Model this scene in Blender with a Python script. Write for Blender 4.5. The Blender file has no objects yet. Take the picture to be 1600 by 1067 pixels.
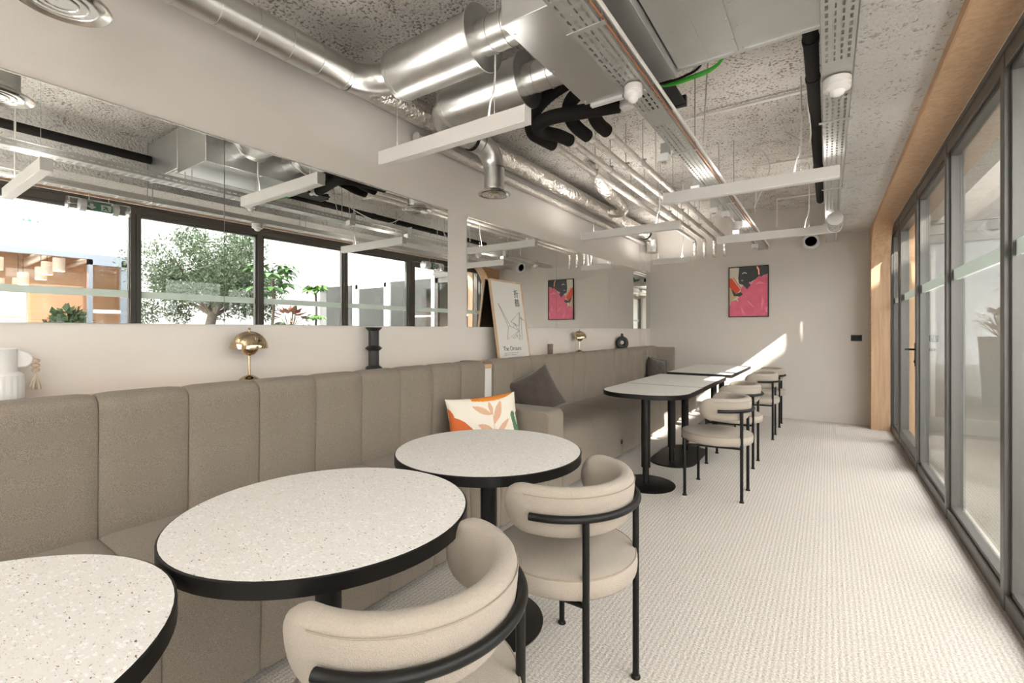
import bpy, math, random
from mathutils import Vector, Matrix
random.seed(7)
sc = bpy.context.scene
COL = sc.collection
PI = math.pi

# ------------------------------------------------------------------ camera
cam_d = bpy.data.cameras.new('camera'); cam = bpy.data.objects.new('camera', cam_d); COL.objects.link(cam)
cam.location = (0, 0, 1.25)
cam.rotation_euler = (PI/2, 0, math.atan(493.5/725))
cam_d.sensor_width = 36; cam_d.lens = 725/1600*36
cam_d.shift_y = -17/1600
cam_d.clip_start = 0.05; cam_d.clip_end = 200
sc.camera = cam

# ------------------------------------------------------------------ light
W = bpy.data.worlds.new('world'); sc.world = W; W.use_nodes = True
wn = W.node_tree.nodes; wl = W.node_tree.links
bg = wn['Background']; bg.inputs['Color'].default_value = (0.985, 0.985, 0.975, 1); bg.inputs['Strength'].default_value = 2.3
sun_d = bpy.data.lights.new('sun', 'SUN'); sun_d.energy = 6.5; sun_d.angle = math.radians(.7); sun_d.color = (1.0, 0.93, 0.84)
sun = bpy.data.objects.new('sun', sun_d); COL.objects.link(sun)
sun.rotation_euler = Vector((-1, .40, -.85)).to_track_quat('-Z', 'Y').to_euler()
sun.location = (8, -3, 9)
def portal(name, loc, rot, sx, sy):
    d = bpy.data.lights.new(name, 'AREA'); d.shape = 'RECTANGLE'; d.size = sx; d.size_y = sy; d.cycles.is_portal = True
    o = bpy.data.objects.new(name, d); COL.objects.link(o); o.location = loc; o.rotation_euler = rot
portal('window_portal', (.74, 2.6, 1.25), (0, PI/2, 0), 2.5, 9.8)
portal('fill_window_portal', (-1.98, -2.14, 1.4), (PI/2, 0, 0), 1.0, 2.5)
sc.view_settings.view_transform = 'Standard'; sc.view_settings.look = 'None'
sc.view_settings.gamma = 1; sc.view_settings.exposure = 2.45
sc.view_settings.use_curve_mapping = False
cy = sc.cycles
cy.use_denoising = True; cy.max_bounces = 12; cy.diffuse_bounces = 7; cy.glossy_bounces = 6
cy.transparent_max_bounces = 24; cy.transmission_bounces = 6
cy.sample_clamp_indirect = 6; cy.caustics_reflective = False; cy.caustics_refractive = False
cy.blur_glossy = 0.5

# ------------------------------------------------------------------ materials
def new_mat(name):
    m = bpy.data.materials.new(name); m.use_nodes = True
    return m, m.node_tree.nodes, m.node_tree.links, m.node_tree.nodes['Principled BSDF']
def mat(name, col, rough=.6, metal=0, bump=0, bscale=50, var=0, vscale=8, spec=None, aniso=None, sheen=0, bdist=.01):
    m, n, l, b = new_mat(name)
    b.inputs['Base Color'].default_value = (*col, 1); b.inputs['Roughness'].default_value = rough
    b.inputs['Metallic'].default_value = metal
    if spec is not None: b.inputs['Specular IOR Level'].default_value = spec
    if sheen: b.inputs['Sheen Weight'].default_value = sheen
    tc = n.new('ShaderNodeTexCoord')
    if var:
        nz = n.new('ShaderNodeTexNoise'); nz.inputs['Scale'].default_value = vscale; nz.inputs['Detail'].default_value = 4
        l.new(tc.outputs['Object'], nz.inputs['Vector'])
        mx = n.new('ShaderNodeMix'); mx.data_type = 'RGBA'
        mx.inputs['A'].default_value = (*[c*(1-var) for c in col], 1); mx.inputs['B'].default_value = (*[min(1, c*(1+var)) for c in col], 1)
        l.new(nz.outputs['Fac'], mx.inputs['Factor']); l.new(mx.outputs['Result'], b.inputs['Base Color'])
    if bump:
        nz = n.new('ShaderNodeTexNoise'); nz.inputs['Scale'].default_value = bscale; nz.inputs['Detail'].default_value = 3
        l.new(tc.outputs['Object'], nz.inputs['Vector'])
        bp = n.new('ShaderNodeBump'); bp.inputs['Strength'].default_value = bump; bp.inputs['Distance'].default_value = bdist
        l.new(nz.outputs['Fac'], bp.inputs['Height']); l.new(bp.outputs['Normal'], b.inputs['Normal'])
    return m
def emit(name, col, s):
    m, n, l, b = new_mat(name)
    b.inputs['Base Color'].default_value = (*col, 1)
    b.inputs['Emission Color'].default_value = (*col, 1); b.inputs['Emission Strength'].default_value = s
    return m
M = {}
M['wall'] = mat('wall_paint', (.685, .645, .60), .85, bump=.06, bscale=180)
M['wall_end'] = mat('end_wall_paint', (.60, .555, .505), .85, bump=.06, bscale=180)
M['ledge'] = mat('ledge_paint', (.72, .70, .67), .8)
M['black'] = mat('black_powder_coat', (.006, .0055, .005), .42, spec=.28)
M['black_matt'] = mat('black_matt', (.015, .014, .014), .7)
M['rubber'] = mat('black_foam_rubber', (.012, .010, .009), .85, spec=.2, bump=.2, bscale=200)
M['white'] = mat('white_plastic', (.82, .80, .77), .4)
M['lightbar'] = mat('white_lacquered_aluminium', (.70, .675, .635), .45)
M['diffuser'] = mat('opal_diffuser', (.85, .84, .82), .5)
M['galv'] = mat('galvanised_steel', (.60, .595, .575), .33, 1.0, bump=.10, bscale=9, var=.14, vscale=14)
M['galv_flat'] = mat('galvanised_sheet', (.60, .60, .59), .42, 1.0, bump=.03, bscale=4, var=.10, vscale=5)
M['tray'] = mat('zinc_tray', (.50, .50, .48), .45, .6, var=.1, vscale=30)
M['alu'] = mat('satin_aluminium', (.68, .67, .65), .25, 1.0)
M['foil'] = mat('crinkled_foil', (.74, .71, .66), .28, 1.0, bump=1.0, bscale=24, bdist=.035, var=.12, vscale=50)
M['foil_pipe'] = mat('foil_pipe_wrap', (.62, .58, .53), .4, .7, bump=.8, bscale=40, bdist=.02, var=.18, vscale=40)
M['brass'] = mat('polished_brass', (.52, .41, .27), .09, 1.0)
M['anthracite'] = mat('anthracite_frame', (.115, .11, .10), .38, .25)
M['cream'] = mat('cream_boucle', (.39, .337, .278), .95, bump=.5, bscale=420, var=.16, vscale=300, sheen=.1)
M['piping'] = mat('cream_piping', (.30, .25, .20), .95)
M['vase_white'] = mat('white_ceramic', (.80, .79, .77), .65, bump=.1, bscale=90)
M['vase_black'] = mat('black_ceramic', (.012, .012, .012), .5, bump=.15, bscale=90)
M['cup'] = mat('brown_ceramic', (.19, .145, .115), .6)
M['pillow_dark'] = mat('dark_brown_velvet', (.062, .048, .037), .95, bump=.3, bscale=300, var=.25, vscale=40, sheen=.4)
M['p_white'] = mat('pillow_cream', (.80, .74, .64), .9, bump=.2, bscale=350)
M['p_orange'] = mat('pillow_orange', (.80, .27, .04), .9, bump=.2, bscale=350)
M['p_rust'] = mat('pillow_rust', (.62, .14, .035), .9, bump=.2, bscale=350)
M['p_tan'] = mat('pillow_tan', (.67, .42, .28), .9, bump=.2, bscale=350)
M['p_green'] = mat('pillow_green', (.10, .19, .10), .9, bump=.2, bscale=350)
M['bead'] = mat('wooden_bead', (.52, .40, .30), .6, var=.15, vscale=60)
M['cotton'] = mat('cotton_tassel', (.60, .53, .43), .95)
M['paper'] = mat('poster_paper', (.66, .64, .60), .6)
M['ink'] = mat('black_ink', (.03, .028, .026), .6)
M['greyink'] = mat('grey_ink', (.35, .33, .31), .6)
M['pink'] = mat('art_pink', (.68, .13, .20), .6, var=.25, vscale=9)
M['pink2'] = mat('art_light_pink', (.78, .22, .32), .6)
M['art_black'] = mat('art_black', (.022, .022, .022), .5, var=.6, vscale=10)
M['art_cream'] = mat('art_cream', (.62, .56, .45), .6)
M['art_red'] = mat('art_red', (.66, .07, .02), .6)
M['art_sand'] = mat('art_sand', (.50, .38, .20), .6)
M['green_cable'] = mat('green_cable', (.05, .42, .03), .5)
M['copper'] = mat('copper_pipe', (.70, .30, .16), .35, 1.0)
M['cord'] = mat('white_cord', (.6, .58, .54), .6)
M['courtyard_white'] = mat('courtyard_render', (.84, .84, .83), .9, bump=.05, bscale=40)
M['panel_grey'] = mat('facade_panel', (.74, .755, .75), .55)
M['pvc'] = mat('white_window_frame', (.85, .86, .86), .4)
M['bluegrey'] = mat('blue_grey_aluminium', (.15, .17, .20), .4, .1)
M['paving'] = mat('courtyard_paving', (.50, .48, .45), .9, var=.15, vscale=3)
M['cafe_wall'] = mat('cafe_wall', (.60, .44, .32), .9)
M['cafe_ceiling'] = mat('cafe_ceiling', (.55, .40, .29), .8, bump=.6, bscale=14, var=.25, vscale=6)
M['cafe_floor'] = mat('cafe_floor', (.35, .28, .22), .6)
M['screen'] = mat('orange_screen', (.62, .42, .30), .7)
M['soil'] = mat('soil', (.05, .035, .025), 1)
M['pot'] = mat('grey_planter', (.30, .30, .29), .7)
M['bark'] = mat('olive_bark', (.14, .115, .09), .9, bump=.8, bscale=30, var=.3, vscale=20)
M['olive'] = mat('olive_leaf', (.05, .08, .035), .6, var=.5, vscale=4)
M['leaf'] = mat('green_leaf', (.05, .16, .02), .45, var=.4, vscale=6)
M['leaf2'] = mat('bright_green_leaf', (.09, .24, .02), .45, var=.4, vscale=6)
M['darkleaf'] = mat('dark_leaf', (.03, .07, .02), .5)
M['redleaf'] = mat('copper_pink_leaf', (.26, .10, .065), .5, var=.5, vscale=12)
M['exit_green'] = mat('exit_green', (.005, .16, .075), .5)
M['exit_white'] = mat('exit_white', (.6, .66, .62), .5)
M['pendant'] = emit('pendant_shade', (.62, .52, .43), .08)
M['lamp_glow'] = emit('warm_lamp_glow', (1.0, .72, .45), 3.0)
M['window_glow'] = mat('far_daylight_panel', (.9, .9, .88), .8)
M['dark_room'] = mat('dark_interior', (.17, .17, .17), .9)

def glass_mat(name, tint=(1, 1, 1), r0=.05, extra=1.0):
    m = bpy.data.materials.new(name); m.use_nodes = True; n = m.node_tree.nodes; l = m.node_tree.links; n.clear()
    out = n.new('ShaderNodeOutputMaterial'); mix = n.new('ShaderNodeMixShader')
    tr = n.new('ShaderNodeBsdfTransparent'); tr.inputs['Color'].default_value = (*tint, 1)
    gl = n.new('ShaderNodeBsdfGlossy'); gl.inputs['Roughness'].default_value = .0; gl.inputs['Color'].default_value = (.95, .97, .95, 1)
    lw = n.new('ShaderNodeLayerWeight'); lw.inputs['Blend'].default_value = .5
    p = n.new('ShaderNodeMath'); p.operation = 'POWER'; p.inputs[1].default_value = 5
    l.new(lw.outputs['Facing'], p.inputs[0])
    a = n.new('ShaderNodeMath'); a.operation = 'MULTIPLY_ADD'; a.inputs[1].default_value = (1-r0)*extra; a.inputs[2].default_value = r0
    l.new(p.outputs[0], a.inputs[0]); l.new(a.outputs[0], mix.inputs['Fac'])
    l.new(tr.outputs[0], mix.inputs[1]); l.new(gl.outputs[0], mix.inputs[2]); l.new(mix.outputs[0], out.inputs['Surface'])
    return m
M['glass'] = glass_mat('clear_glass', (.95, .952, .948), .045)
M['acrylic'] = glass_mat('clear_acrylic_tube', (.93, .95, .94), .08)
def frosted():
    m = bpy.data.materials.new('frosted_film'); m.use_nodes = True; n = m.node_tree.nodes; l = m.node_tree.links; n.clear()
    out = n.new('ShaderNodeOutputMaterial'); mix = n.new('ShaderNodeMixShader'); mix.inputs['Fac'].default_value = .55
    tr = n.new('ShaderNodeBsdfTranslucent'); tr.inputs['Color'].default_value = (.72, .76, .72, 1)
    df = n.new('ShaderNodeBsdfDiffuse'); df.inputs['Color'].default_value = (.62, .65, .61, 1)
    l.new(tr.outputs[0], mix.inputs[1]); l.new(df.outputs[0], mix.inputs[2]); l.new(mix.outputs[0], out.inputs['Surface'])
    return m
M['frosted'] = frosted()
def mirror():
    m, n, l, b = new_mat('mirror_silver')
    b.inputs['Base Color'].default_value = (.86, .875, .86, 1); b.inputs['Metallic'].default_value = 1; b.inputs['Roughness'].default_value = 0
    return m
M['mirror'] = mirror()
def concrete(name, c1, c2, dark, thr):
    m, n, l, b = new_mat(name); b.inputs['Roughness'].default_value = .95
    tc = n.new('ShaderNodeTexCoord')
    n1 = n.new('ShaderNodeTexNoise'); n1.inputs['Scale'].default_value = 1.7; n1.inputs['Detail'].default_value = 5
    n2 = n.new('ShaderNodeTexNoise'); n2.inputs['Scale'].default_value = 52; n2.inputs['Detail'].default_value = 6; n2.inputs['Roughness'].default_value = .62
    n3 = n.new('ShaderNodeTexNoise'); n3.inputs['Scale'].default_value = 7; n3.inputs['Detail'].default_value = 5
    for k in (n1, n2, n3): l.new(tc.outputs['Object'], k.inputs['Vector'])
    mx = n.new('ShaderNodeMix'); mx.data_type = 'RGBA'; mx.inputs['A'].default_value = (*c1, 1); mx.inputs['B'].default_value = (*c2, 1)
    cr1 = n.new('ShaderNodeValToRGB'); cr1.color_ramp.elements[0].position = .35; cr1.color_ramp.elements[1].position = .65
    l.new(n1.outputs['Fac'], cr1.inputs['Fac']); l.new(cr1.outputs['Color'], mx.inputs['Factor'])
    # pits: fine noise modulated by medium noise
    md = n.new('ShaderNodeMath'); md.operation = 'MULTIPLY_ADD'; md.inputs[1].default_value = .35
    l.new(n3.outputs['Fac'], md.inputs[0]); l.new(n2.outputs['Fac'], md.inputs[2])
    cr = n.new('ShaderNodeValToRGB'); cr.color_ramp.elements[0].position = thr; cr.color_ramp.elements[1].position = thr+.09
    cr.color_ramp.elements[0].color = (0, 0, 0, 1); cr.color_ramp.elements[1].color = (1, 1, 1, 1)
    l.new(md.outputs[0], cr.inputs['Fac'])
    mx2 = n.new('ShaderNodeMix'); mx2.data_type = 'RGBA'; mx2.inputs['A'].default_value = (*dark, 1)
    l.new(cr.outputs['Color'], mx2.inputs['Factor']); l.new(mx.outputs['Result'], mx2.inputs['B']); l.new(mx2.outputs['Result'], b.inputs['Base Color'])
    bp = n.new('ShaderNodeBump'); bp.inputs['Strength'].default_value = 1.0; bp.inputs['Distance'].default_value = .03
    l.new(md.outputs[0], bp.inputs['Height']); l.new(bp.outputs['Normal'], b.inputs['Normal'])
    return m
M['concrete'] = concrete('rough_concrete_high', (.76, .71, .64), (.88, .84, .78), (.30, .25, .20), .555)
M['concrete_light'] = concrete('rough_concrete_beam', (.86, .83, .785), (.92, .895, .85), (.52, .48, .42), .51)
def carpet():
    m, n, l, b = new_mat('ribbed_carpet'); b.inputs['Roughness'].default_value = .98; b.inputs['Specular IOR Level'].default_value = .15
    tc = n.new('ShaderNodeTexCoord')
    sx = n.new('ShaderNodeSeparateXYZ'); l.new(tc.outputs['Object'], sx.inputs[0])
    def wave(sock, freq):
        a = n.new('ShaderNodeMath'); a.operation = 'MULTIPLY'; a.inputs[1].default_value = freq*2*PI; l.new(sock, a.inputs[0])
        s = n.new('ShaderNodeMath'); s.operation = 'SINE'; l.new(a.outputs[0], s.inputs[0]); return s.outputs[0]
    wx = wave(sx.outputs['X'], 48); wy = wave(sx.outputs['Y'], 95)
    nz = n.new('ShaderNodeTexNoise'); nz.inputs['Scale'].default_value = 130; nz.inputs['Detail'].default_value = 4; l.new(tc.outputs['Object'], nz.inputs['Vector'])
    a1 = n.new('ShaderNodeMath'); a1.operation = 'MULTIPLY_ADD'; a1.inputs[1].default_value = .5; l.new(wy, a1.inputs[0]); l.new(wx, a1.inputs[2])
    a2 = n.new('ShaderNodeMath'); a2.operation = 'MULTIPLY_ADD'; a2.inputs[1].default_value = .07; a2.inputs[2].default_value = .0; l.new(a1.outputs[0], a2.inputs[0])
    a3 = n.new('ShaderNodeMath'); a3.operation = 'ADD'; l.new(a2.outputs[0], a3.inputs[0]); l.new(nz.outputs['Fac'], a3.inputs[1])
    cr = n.new('ShaderNodeValToRGB'); cr.color_ramp.elements[0].position = .28; cr.color_ramp.elements[1].position = .72
    cr.color_ramp.elements[0].color = (.34, .305, .265, 1); cr.color_ramp.elements[1].color = (.66, .615, .56, 1)
    l.new(a3.outputs[0], cr.inputs['Fac']); l.new(cr.outputs['Color'], b.inputs['Base Color'])
    bp = n.new('ShaderNodeBump'); bp.inputs['Strength'].default_value = .6; bp.inputs['Distance'].default_value = .006
    l.new(a3.outputs[0], bp.inputs['Height']); l.new(bp.outputs['Normal'], b.inputs['Normal'])
    return m
M['carpet'] = carpet()
def fabric(name, col):
    m, n, l, b = new_mat(name); b.inputs['Roughness'].default_value = .95; b.inputs['Specular IOR Level'].default_value = .2
    b.inputs['Sheen Weight'].default_value = .1
    tc = n.new('ShaderNodeTexCoord')
    n1 = n.new('ShaderNodeTexNoise'); n1.inputs['Scale'].default_value = 520; n1.inputs['Detail'].default_value = 3
    n2 = n.new('ShaderNodeTexNoise'); n2.inputs['Scale'].default_value = 6; n2.inputs['Detail'].default_value = 2
    l.new(tc.outputs['Object'], n1.inputs['Vector']); l.new(tc.outputs['Object'], n2.inputs['Vector'])
    cr = n.new('ShaderNodeValToRGB'); cr.color_ramp.elements[0].position = .33; cr.color_ramp.elements[1].position = .67
    cr.color_ramp.elements[0].color = (*[c*.62 for c in col], 1); cr.color_ramp.elements[1].color = (*[c*1.32 for c in col], 1)
    l.new(n1.outputs['Fac'], cr.inputs['Fac']); l.new(cr.outputs['Color'], b.inputs['Base Color'])
    bp = n.new('ShaderNodeBump'); bp.inputs['Strength'].default_value = .4; bp.inputs['Distance'].default_value = .003
    l.new(n1.outputs['Fac'], bp.inputs['Height']); l.new(bp.outputs['Normal'], b.inputs['Normal'])
    return m
M['sofa'] = fabric('taupe_wool', (.262, .222, .180))
def terrazzo():
    m, n, l, b = new_mat('terrazzo'); b.inputs['Roughness'].default_value = .38
    tc = n.new('ShaderNodeTexCoord')
    def chips(scale, size, seed, stretch=1.6, cut=.5):
        mp = n.new('ShaderNodeMapping'); mp.inputs['Location'].default_value = (seed, seed*1.7, 0); mp.inputs['Rotation'].default_value = (0, 0, seed); mp.inputs['Scale'].default_value = (1, stretch, 1)
        l.new(tc.outputs['Object'], mp.inputs[0])
        nz = n.new('ShaderNodeTexNoise'); nz.inputs['Scale'].default_value = scale*.8; l.new(mp.outputs[0], nz.inputs['Vector'])
        ad = n.new('ShaderNodeMix'); ad.data_type = 'RGBA'; ad.blend_type = 'LINEAR_LIGHT'; ad.inputs['Factor'].default_value = .012
        l.new(mp.outputs[0], ad.inputs['A']); l.new(nz.outputs['Color'], ad.inputs['B'])
        v = n.new('ShaderNodeTexVoronoi'); v.inputs['Scale'].default_value = scale; v.voronoi_dimensions = '2D'; l.new(ad.outputs['Result'], v.inputs['Vector'])
        # only some cells carry a chip: threshold varies with the cell's random colour
        sp = n.new('ShaderNodeSeparateColor'); l.new(v.outputs['Color'], sp.inputs[0])
        mm = n.new('ShaderNodeMath'); mm.operation = 'MULTIPLY_ADD'; mm.inputs[1].default_value = size/(1-cut); mm.inputs[2].default_value = -cut*size/(1-cut); l.new(sp.outputs['Red'], mm.inputs[0])
        lt = n.new('ShaderNodeMath'); lt.operation = 'LESS_THAN'; l.new(v.outputs['Distance'], lt.inputs[0]); l.new(mm.outputs[0], lt.inputs[1])
        return lt.outputs[0]
    base = n.new('ShaderNodeTexNoise'); base.inputs['Scale'].default_value = 40; base.inputs['Detail'].default_value = 2; l.new(tc.outputs['Object'], base.inputs['Vector'])
    cur = n.new('ShaderNodeMix'); cur.data_type = 'RGBA'; cur.inputs['A'].default_value = (.71, .685, .645, 1); cur.inputs['B'].default_value = (.77, .75, .715, 1)
    l.new(base.outputs['Fac'], cur.inputs['Factor']); sock = cur.outputs['Result']
    for scale, size, seed, st, cut, col in ((70, .42, 1.3, 1.5, .4, (.84, .83, .81)), (105, .30, 4.1, 2.6, .62, (.66, .60, .53)), (125, .27, 7.7, 2.4, .70, (.42, .41, .37)), (60, .20, 2.9, 2.8, .88, (.10, .07, .055)), (70, .19, 5.5, 2.2, .88, (.42, .24, .18))):
        c = chips(scale, size, seed, st, cut)
        k = n.new('ShaderNodeMix'); k.data_type = 'RGBA'; l.new(c, k.inputs['Factor']); l.new(sock, k.inputs['A']); k.inputs['B'].default_value = (*col, 1); sock = k.outputs['Result']
    l.new(sock, b.inputs['Base Color'])
    return m
M['terrazzo'] = terrazzo()
def wood(name, c1, c2, axis='Y', rough=.5):
    m, n, l, b = new_mat(name); b.inputs['Roughness'].default_value = rough
    tc = n.new('ShaderNodeTexCoord'); mp = n.new('ShaderNodeMapping')
    s = {'X': (1, 14, 14), 'Y': (14, 1, 14), 'Z': (14, 14, 1)}[axis]; mp.inputs['Scale'].default_value = s
    l.new(tc.outputs['Object'], mp.inputs[0])
    nz = n.new('ShaderNodeTexNoise'); nz.inputs['Scale'].default_value = 2.2; nz.inputs['Detail'].default_value = 8; nz.inputs['Distortion'].default_value = .6
    l.new(mp.outputs[0], nz.inputs['Vector'])
    mx = n.new('ShaderNodeMix'); mx.data_type = 'RGBA'; mx.inputs['A'].default_value = (*c1, 1); mx.inputs['B'].default_value = (*c2, 1)
    cr = n.new('ShaderNodeValToRGB'); cr.color_ramp.elements[0].position = .35; cr.color_ramp.elements[1].position = .65
    l.new(nz.outputs['Fac'], cr.inputs['Fac']); l.new(cr.outputs['Color'], mx.inputs['Factor']); l.new(mx.outputs['Result'], b.inputs['Base Color'])
    return m
M['oak'] = wood('oak_veneer', (.50, .30, .16), (.62, .40, .24), 'Y')
M['oak_v'] = wood('oak_veneer_upright', (.52, .33, .19), (.64, .43, .27), 'Z')
M['oak_frame'] = wood('oak_frame', (.50, .34, .21), (.60, .42, .28), 'Z')
M['oak_end'] = mat('oak_dark_edge', (.10, .06, .04), .7)

# ------------------------------------------------------------------ mesh builder
class MB:
    def __init__(s): s.v = []; s.f = []; s.mi = []
    def add(s, v, f, mi=0):
        o = len(s.v); s.v += [tuple(p) for p in v]; s.f += [tuple(i+o for i in q) for q in f]; s.mi += [mi]*len(f); return s
    def box(s, x0, x1, y0, y1, z0, z1, mi=0):
        v = [(x0, y0, z0), (x1, y0, z0), (x1, y1, z0), (x0, y1, z0), (x0, y0, z1), (x1, y0, z1), (x1, y1, z1), (x0, y1, z1)]
        return s.add(v, [(0, 3, 2, 1), (4, 5, 6, 7), (0, 1, 5, 4), (1, 2, 6, 5), (2, 3, 7, 6), (3, 0, 4, 7)], mi)
    def tube(s, pts, r, n=12, caps=True, mi=0):
        P = [Vector(p) for p in pts]; N = len(P); R = r if isinstance(r, (list, tuple)) else [r]*N
        T = []
        for i in range(N):
            a = P[i]-P[i-1] if i > 0 else P[1]-P[0]
            b = P[i+1]-P[i] if i < N-1 else P[-1]-P[-2]
            a.normalize(); b.normalize()
            t = a+b
            T.append((t if t.length > 1e-6 else b).normalized())
        up = Vector((0, 0, 1)) if abs(T[0].z) < .9 else Vector((1, 0, 0))
        u = T[0].cross(up).normalized(); o = len(s.v)
        for i in range(N):
            u = (u-T[i]*u.dot(T[i])).normalized(); w = T[i].cross(u)
            for k in range(n):
                a = 2*PI*k/n; s.v.append(tuple(P[i]+(u*math.cos(a)+w*math.sin(a))*R[i]))
        for i in range(N-1):
            for k in range(n):
                k2 = (k+1) % n
                s.f.append((o+i*n+k, o+i*n+k2, o+(i+1)*n+k2, o+(i+1)*n+k)); s.mi.append(mi)
        if caps:
            s.f.append(tuple(o+k for k in range(n))[::-1]); s.mi.append(mi)
            s.f.append(tuple(o+(N-1)*n+k for k in range(n))); s.mi.append(mi)
        return s
    def lathe(s, prof, c=(0, 0, 0), n=32, mi=0, axis='Z', sx=1, sy=1):
        o = len(s.v); N = len(prof)
        for r, z in prof:
            for k in range(n):
                a = 2*PI*k/n; x, y = r*math.cos(a)*sx, r*math.sin(a)*sy
                if axis == 'Z': p = (c[0]+x, c[1]+y, c[2]+z)
                elif axis == 'X': p = (c[0]+z, c[1]+x, c[2]+y)
                else: p = (c[0]+y, c[1]+z, c[2]+x)
                s.v.append(p)
        for i in range(N-1):
            for k in range(n):
                k2 = (k+1) % n
                s.f.append((o+i*n+k, o+i*n+k2, o+(i+1)*n+k2, o+(i+1)*n+k)); s.mi.append(mi)
        s.f.append(tuple(o+k for k in range(n))[::-1]); s.mi.append(mi)
        s.f.append(tuple(o+(N-1)*n+k for k in range(n))); s.mi.append(mi)
        return s
    def prism(s, poly, a, b, plane='XY', mi=0):
        n = len(poly)
        def P(p, h):
            return {'XY': (p[0], p[1], h), 'YZ': (h, p[0], p[1]), 'XZ': (p[0], h, p[1])}[plane]
        v = [P(p, a) for p in poly]+[P(p, b) for p in poly]
        f = [tuple(range(n))[::-1], tuple(range(n, 2*n))]+[(i, (i+1) % n, n+(i+1) % n, n+i) for i in range(n)]
        return s.add(v, f, mi)
    def build(s, name, m, parent=None, smooth=False, bevel=0, seg=2, loc=None, angle=40):
        me = bpy.data.meshes.new(name); me.from_pydata(s.v, [], s.f)
        ms = m if isinstance(m, (list, tuple)) else [m]
        for k in ms: me.materials.append(k)
        if len(ms) > 1: me.polygons.foreach_set('material_index', s.mi)
        me.validate(); me.update()
        import bmesh
        bm = bmesh.new(); bm.from_mesh(me); bmesh.ops.recalc_face_normals(bm, faces=bm.faces); bm.to_mesh(me); bm.free()
        if smooth:
            me.shade_smooth(); me.set_sharp_from_angle(angle=math.radians(angle))
        o = bpy.data.objects.new(name, me); COL.objects.link(o)
        if bevel:
            bv = o.modifiers.new('bevel', 'BEVEL'); bv.width = bevel; bv.segments = seg; bv.limit_method = 'ANGLE'; bv.angle_limit = math.radians(50)
            me.shade_smooth(); me.set_sharp_from_angle(angle=math.radians(angle))
        if parent: o.parent = parent
        if loc: o.location = loc
        return o
def tag(o, label=None, cat=None, group=None, kind=None):
    if label: o['label'] = label
    if cat: o['category'] = cat
    if group: o['group'] = group
    if kind: o['kind'] = kind
    return o
def empty(name, loc=(0, 0, 0), rz=0, **k):
    o = bpy.data.objects.new(name, None); COL.objects.link(o); o.location = loc; o.rotation_euler = (0, 0, rz); o.empty_display_size = .05
    return tag(o, **k)
def copy_tree(o, parent=None):
    c = o.copy(); COL.objects.link(c); c.parent = parent
    for ch in list(o.children): copy_tree(ch, c)
    return c
def arc(c, r, a0, a1, n, plane='XY'):
    out = []
    for i in range(n+1):
        a = a0+(a1-a0)*i/n; x, y = r*math.cos(a), r*math.sin(a)
        out.append({'XY': (c[0]+x, c[1]+y, c[2]), 'XZ': (c[0]+x, c[1], c[2]+y), 'YZ': (c[0], c[1]+x, c[2]+y)}[plane])
    return out
def soft(pts, n=6):
    """Catmull-Rom through the given points"""
    P = [Vector(p) for p in pts]; P = [P[0]*2-P[1]]+P+[P[-1]*2-P[-2]]; out = []
    for i in range(1, len(P)-2):
        for k in range(n):
            t = k/n; a, b, c, d = P[i-1:i+3]
            out.append(.5*((2*b)+(c-a)*t+(2*a-5*b+4*c-d)*t*t+(3*b-3*c+d-a)*t**3))
    out.append(P[-2]); return out

# ================================================================== ROOM
XW, XG, YB, YN = -2.56, .65, 7.70, -2.0        # left wall, glazing face, back wall, near wall
ZH, ZL = 3.0, 2.57
st = dict(kind='structure')
tag(MB().box(XW-.1, XG+.15, YN-.1, YB+.1, -.12, 0).build('floor', M['carpet']), **st)
tag(MB().box(XW-.1, .11, YN-.1, YB+.1, ZH, ZH+.2).build('ceiling', M['concrete']), **st)
tag(MB().box(.11, XG+.45, YN-.1, YB+.1, ZL, ZH+.2).build('trim_1', M['concrete_light']), **st)
tag(MB().box(XW-.15, XW, YN-.1, YB+.1, -.1, ZH+.2).build('wall_left', M['wall']), **st)
tag(MB().box(XW, -2.4535, 7.48, YB, 0, ZH).build('trim_2', M['wall']), **st)
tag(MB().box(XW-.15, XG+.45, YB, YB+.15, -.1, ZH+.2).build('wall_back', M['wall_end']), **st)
tag(MB().box(XW-.15, XG+.45, YN-.15, YN, 2.62, ZH+.2).box(XW-.15, XG+.45, YN-.15, YN, -.1, .12).box(-1.45, XG+.45, YN-.15, YN, .12, 2.62).build('wall_near', M['wall']), **st)
nw = empty('added_fill_window', (0, YN, 0), kind='structure')  # unseen window added behind the camera to let in fill light
for xx in (-2.53, -1.48): MB().box(xx-.03, xx+.03, -.1, -.02, .12, 2.62).build('post', M['anthracite'] if 'anthracite' in M else None, nw)
MB().box(XW, -1.45, -.1, -.02, 2.56, 2.62).box(XW, -1.45, -.1, -.02, .12, .18).build('frame_rail', M['anthracite'], nw)
MB().box(XW, -1.45, -.065, -.06, .18, 2.56).build('glass_pane', M['glass'], nw)
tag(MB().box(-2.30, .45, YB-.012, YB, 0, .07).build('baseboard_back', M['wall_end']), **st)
# wainscot ledge with oak top
lg = empty('trim_3', (0, 0, 0), kind='structure')
MB().box(XW, -2.415, YN, 7.48, 0, .955).build('ledge_body', M['ledge'], lg)
MB().box(XW, -2.405, YN, 7.48, .956, .985).build('ledge_top', M['oak'], lg, bevel=.003)
MB().box(-2.4, -2.30, 2.972, 3.078, 0, .94).build('infill_cabinet', M['ledge'], lg)
MB().box(-2.4, -2.295, 2.972, 3.078, .941, .975).build('infill_top', M['oak'], lg)

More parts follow.
